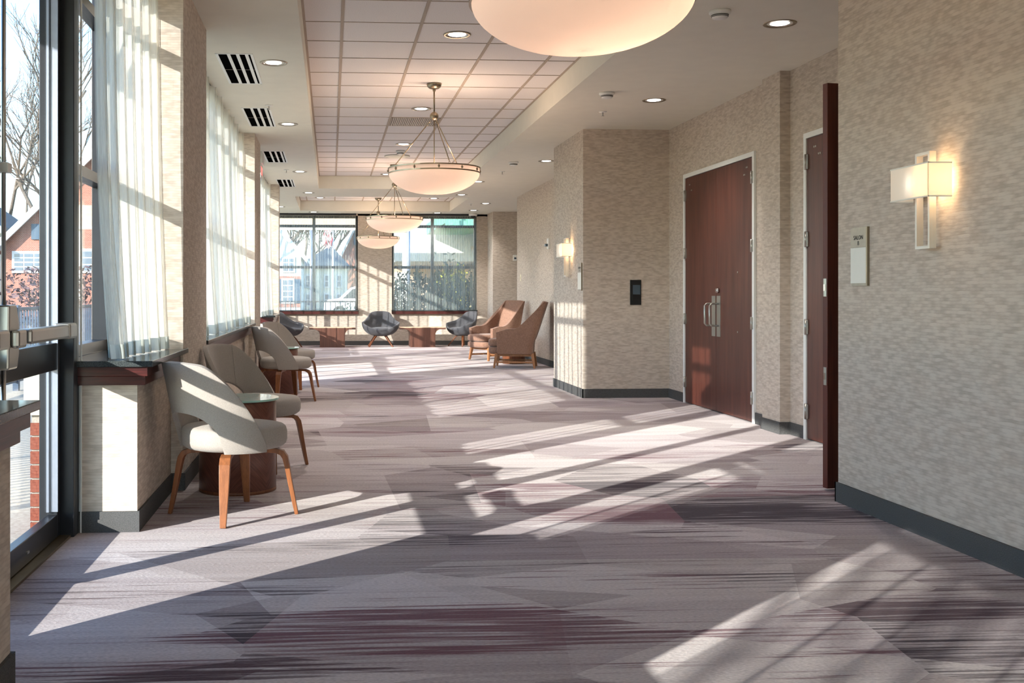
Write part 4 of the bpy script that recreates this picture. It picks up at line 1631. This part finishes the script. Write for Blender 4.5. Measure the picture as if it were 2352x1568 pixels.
# through far left window
t = gable_house('white_gable_house', 'white gabled house at the left of the far left window', -6.3, 88, 7.6, 10, 4.75, 9.0, M['siding'], M['siding'], M['siding'])
obj('brick_skirt', MB().box(-3.81, 3.81, -.06, 0, .3, 2.9), M['brick_far'], t)
window_far(t, 2.7, -.06, .7, .9, 1.9, .5, (2, 4))
window_far(t, 2.75, 0, 3.3, .9, 1.1, None, (2, 3))
window_far(t, 1.2, 0, 3.3, .9, 1.1, None, (2, 3))
t = thing('cream_hip_house', 'cream house with grey hipped roof in the middle of the far left window', 'house', (-.4, 101, -.13))
obj('walls', MB().box(-2.7, 2.0, 0, 9, 0, 3.9), M['cream'], t)
obj('eaves', MB().box(-3.0, 2.3, -.4, 9.4, 3.9, 4.05), M['siding'], t)
rf = MB()
rf.add([(-3.0, -.4, 4.05), (2.3, -.4, 4.05), (2.3, 9.4, 4.05), (-3.0, 9.4, 4.05), (.2, 3.5, 6.15), (.6, 5.0, 6.15)], [(0, 1, 4), (1, 2, 5, 4), (2, 3, 5), (3, 0, 4, 5)])
obj('roof', rf, M['roof'], t)
for x in (-1.8, 0, 1.2):
    window_far(t, x, 0, 2.1, .4, 1.1, None, (1, 2))
    window_far(t, x, 0, .3, .4, 1.1, None, (1, 2))
t = gable_house('tall_brick_building', 'tall red brick building with green shutters right of the flagpole', 4.9, 118, 7.6, 12, 5.6, 13.2, M['brick_far'], M['siding'])
window_far(t, -1.3, 0, 7.0, .9, 2.0, .5)
window_far(t, .3, 0, 3.1, .9, 2.2, .5)
obj('downpipe', MB().tube([(2.7, -.3, .2), (2.7, -.3, 5.6)], .12, 8), M['siding'], t)

# flag and pole
t = thing('flagpole', 'white flagpole seen through the far left window', 'flagpole', (.12, 60, -.13))
obj('pole', MB().tube([(0, 0, 0), (0, 0, 6.2)], [.09, .05], 10), M['siding'], t)
obj('finial', MB().lathe([(.0001, .1), (.08, .05), (.08, -.03), (.0001, -.1)], 12, (0, 0, 6.28)), M['satin'], t)
t = thing('hanging_flag', 'limp red and white striped flag hanging on the flagpole', 'flag', (.02, 59.9, 3.9))
NS = 9
for k in range(NS):
    x0, x1 = -.42 + .4 * k / NS * 1.0, -.42 + .4 * (k + 1) / NS
    rows = []
    for q in range(13):
        z = 1.15 - 1.15 * q / 12
        wv = .05 * math.sin(q * 1.1 + k * .9)
        sw = .10 * (1 - z / 1.15)
        a_ = .30 * (1 - z / 1.15)
        rows.append([(x0 + wv + a_ * .3 + sw * .2, .05 * math.sin(k * 2.1 + q * .5), z), (x1 + wv + a_ * .3 + sw * .2, .05 * math.sin((k + 1) * 2.1 + q * .5), z - .06)])
    obj('stripe', MB().grid(rows), M['flag_r'] if k % 2 == 0 else M['flag_w'], t, solid=.01)
rows = [[(-.3 + .02 * q + .18 * c, .02 + .03 * math.sin(c), 1.2 - .03 * q) for c in range(3)] for q in range(8)]
obj('canton', MB().grid(rows), M['flag_b'], t, solid=.01)
# light poles
t = thing('lamp_post', 'tall slim grey pole left of the middle window bar', 'pole', (-1.05, 56, -.13))
obj('pole', MB().tube([(0, 0, 0), (0, 0, 5.2)], .09, 10), M['grey_alu'], t)
obj('pole_cap', MB().lathe([(.13, 0), (.13, .06), (.0001, .1)], 10, (0, 0, 5.2)), M['grey_alu'], t)
t = thing('lamp_post', 'broad grey blue pole at the left of the far right window', 'pole', (2.53, 34, -.13))
obj('pole', MB().tube([(0, 0, 0), (0, 0, 5.2)], .055, 12), M['grey_alu'], t)
obj('pole_cap', MB().lathe([(.1, 0), (.1, .06), (.0001, .1)], 10, (0, 0, 5.2)), M['grey_alu'], t)

# SUV
t = thing('parked_suv', 'white sport utility vehicle parked beyond the dark fence', 'car', (1.9, 57, -.1))
obj('car_body', MB().prism([(-2.3, .35), (-2.25, .9), (-2.0, 1.05), (-1.45, 1.12), (-.85, 1.68), (-.6, 1.76), (1.9, 1.76), (2.3, 1.6), (2.4, .95), (2.4, .35)], -.9, .9), M['car'], t, bevel=.05)
obj('side_window', MB().prism([(-1.25, 1.12), (-.75, 1.60), (-.5, 1.66), (1.8, 1.66), (2.05, 1.5), (2.1, 1.1)], -.93, -.905), M['car_glass'], t)
for x in (-1.45, 1.5):
    w_ = obj('wheel', MB().tube([(x, -.95, .35), (x, -.7, .35)], .36, 20), M['black'], t)
    obj('hub_cap', MB().tube([(x, -.97, .35), (x, -.95, .35)], .2, 14), M['satin'], w_)

# covered walkway beam beyond the fence
t = thing('covered_walkway', 'beige roof beam of a covered walkway across the top of the far left window', 'walkway', (0, 40, -.13))
obj('beam', MB().box(-10, 2.95, 0, .6, 3.88, 4.7), M['tan'], t)
obj('beam_trim', MB().box(-10, 2.95, -.06, 0, 3.80, 3.92), M['cream'], t)
for x in (-9.5, 2.85):
    obj('post', MB().box(x - .1, x + .1, .1, .3, 0, 3.9), M['cream'], t)

# porte cochere building, right
t = thing('white_entrance_building', 'white entrance canopy building with green copper roof outside right', 'building', (0, 0, -.13))
obj('fascia_block', MB().prism([(2.75, 2.75), (2.55, 3.1), (2.9, 3.6), (3.0, 6.5), (9.5, 6.5), (9.5, 2.75)], 44, 52), M['siding'], t)
obj('lower_wall', MB().box(2.8, 12, 50, 53, 0, 2.75), M['tan'], t)
obj('side_wing', MB().prism([(38, 2.5), (44, 2.75), (44, 4.4), (38, 4.4)], 6.0, 9, 'X'), M['siding'], t)
obj('wing_band', MB().prism([(37.9, 3.1), (44, 3.25), (44, 3.4), (37.9, 3.25)], 5.92, 6.0, 'X'), M['tan'], t)
obj('wing_wall', MB().box(6.2, 9, 38, 50, 0, 2.5), M['tan'], t)
obj('copper_roof', MB().prism([(4.0, 3.85), (5.6, 3.85), (9, 4.35), (9, 6.2), (6.4, 6.2), (4.0, 4.3)], 36, 43.6), M['copper'], t)
obj('copper_gutter', MB().box(3.95, 5.65, 35.9, 36.05, 3.72, 3.9), M['copper'], t)
obj('doorway', MB().box(3.05, 3.6, 49.9, 50.0, 0, 2.4), M['siding'], t)


# shrubs: leafy masses of small blades on stems
def shrub(name, lab, loc, rx, ry, h, n, mat, leaf=.05, seed=1, tall=(), group=None):
    rnd = random.Random(seed)
    t = thing(name, lab, 'shrub', loc, 0, group)
    st = MB()
    for k in range(9):
        a = rnd.uniform(0, 2 * PI)
        st.tube([(0, 0, 0), (math.cos(a) * rx * .3, math.sin(a) * ry * .3, h * .5), (math.cos(a) * rx * .6, math.sin(a) * ry * .6, h * .9)], [.02, .012, .005], 5)
    for (tx, th) in tall:
        st.tube([(tx * .6, 0, h * .5), (tx, 0, th)], [.01, .004], 5)
    obj('stems', st, M['bark'], t)
    lf = MB()

    def blade(p, s_):
        d = Vector((rnd.uniform(-1, 1), rnd.uniform(-1, 1), rnd.uniform(-.5, 1))).normalized()
        q = d.cross(Vector((rnd.uniform(-1, 1), rnd.uniform(-1, 1), rnd.uniform(-1, 1)))).normalized()
        p = Vector(p)
        lf.add([p, p + d * s_ * .5 + q * s_ * .22, p + d * s_, p + d * s_ * .5 - q * s_ * .22], [(0, 1, 2, 3)])

    for k in range(n):
        a = rnd.uniform(0, 2 * PI)
        b = rnd.random() ** .5
        zz = rnd.random()
        rr = b * (1 - .35 * zz ** 3) * (1 + .15 * math.sin(3 * a + seed) + .1 * math.sin(7 * a))
        hz = h * (1 + .12 * math.sin(5 * a + seed * 2))
        blade((rx * rr * math.cos(a), ry * rr * math.sin(a), .05 + zz * hz), leaf * rnd.uniform(.7, 1.5))
    for (tx, th) in tall:
        for k in range(46):
            zz = rnd.uniform(h * .6, th)
            sp_ = .16 * (1 - (zz - h * .6) / (th - h * .6) * .5)
            blade((tx + rnd.uniform(-sp_, sp_), rnd.uniform(-.1, .1), zz), leaf * rnd.uniform(1.1, 2.0))
    l_ = obj('foliage', lf, mat, t)
    l_['kind'] = 'stuff'
    return t


shrub('evergreen_shrub', 'dark evergreen shrub filling the left of the far right window', (2.15, 27.0, -.1), .85, .5, 1.65, 4200, M['leaf'], .09, 1, ((.1, 2.0), (.5, 2.35)))
shrub('evergreen_shrub', 'dark evergreen shrub with a tall shoot, centre of the far right window', (3.15, 27.2, -.1), .8, .5, 1.75, 4200, M['leaf'], .09, 2, ((-.05, 2.4), (.2, 2.1)))
shrub('evergreen_shrub', 'dark evergreen shrub at the right end of the far right window', (4.1, 27.3, -.1), .8, .5, 1.5, 3600, M['leaf'], .09, 3)
shrub('yellow_shrub', 'yellow green shrub glowing behind the dark evergreens', (5.0, 42.5, -.1), .75, .6, 2.2, 1100, M['leaf_y'], .16, 4)
shrub('low_shrub', 'low leafy shrub at the fence below the parked vehicle', (.5, 28.6, -.1), .55, .3, .98, 700, M['leaf'], .06, 5)
shrub('purple_shrub', 'purple brown winter shrub beyond the patio fence', (-9.2, 36, -.1), 2.2, 1.2, 2.0, 1600, M['leaf_p'], .18, 6)


# bare trees
def bare_tree(lab, loc, h, seed, spread=.42, depth=5, r0=.16, group='bare winter trees', leafy=0):
    rnd = random.Random(seed)
    t = thing('bare_tree', lab, 'tree', loc, 0, group)
    tr, br = MB(), MB()

    def grow(p, d, L, r, k):
        q = p + d * L * .5 + Vector((rnd.uniform(-1, 1), rnd.uniform(-1, 1), 0)) * L * .05
        e = q + (d + Vector((rnd.uniform(-.15, .15), rnd.uniform(-.15, .15), .1))).normalized() * L * .5
        (tr if k == depth else br).tube([p, q, e], [r, r * .85, r * .68], 6 if k > 2 else 3, cap=False)
        if k == 0:
            return
        nb = 3 if k > 1 else 4
        for i in range(nb):
            nd = (d + Vector((rnd.uniform(-1, 1), rnd.uniform(-1, 1), rnd.uniform(-.2, .6))) * spread * 1.7).normalized()
            grow(p.lerp(e, rnd.uniform(.55, 1.0)), nd, L * rnd.uniform(.62, .82), r * .58, k - 1)

    grow(Vector((0, 0, 0)), Vector((0, 0, 1)), h * .32, r0, depth)
    obj('trunk', tr, M['bark'], t)
    b_ = obj('branches', br, M['bark'], t)
    b_['kind'] = 'stuff'
    return t


TR = [(-20.5, 76, 26, 'bare tree right above the brick gable house in the exit door'),
      (-18.0, 80, 22, 'bare tree behind the brick gable house ridge'),
      (-25.5, 84, 24, 'bare tree at the far left behind the cream house'),
      (-6, 112, 15, 'bare tree just right of the white gabled house'),
      (-3, 116, 16, 'bare tree behind the slim grey pole'),
      (-.5, 114, 15, 'bare tree left of the hanging flag'),
      (-9, 118, 16, 'bare tree behind the white gabled house')]
for i, (x, y, h, lab) in enumerate(TR):
    bare_tree(lab, (x, y, -.2), h, 20 + i, depth=5, r0=.3)
# trees on the sun side, outside the frame, whose branches break up the near sunlight
bare_tree('bare tree outside the frame, left behind the camera', (-7.4, -6.0, -.2), 8, 41, depth=5, r0=.13)
bare_tree('bare tree outside the frame, farther behind the camera', (-9.5, -8.6, -.2), 9, 42, depth=5, r0=.15)
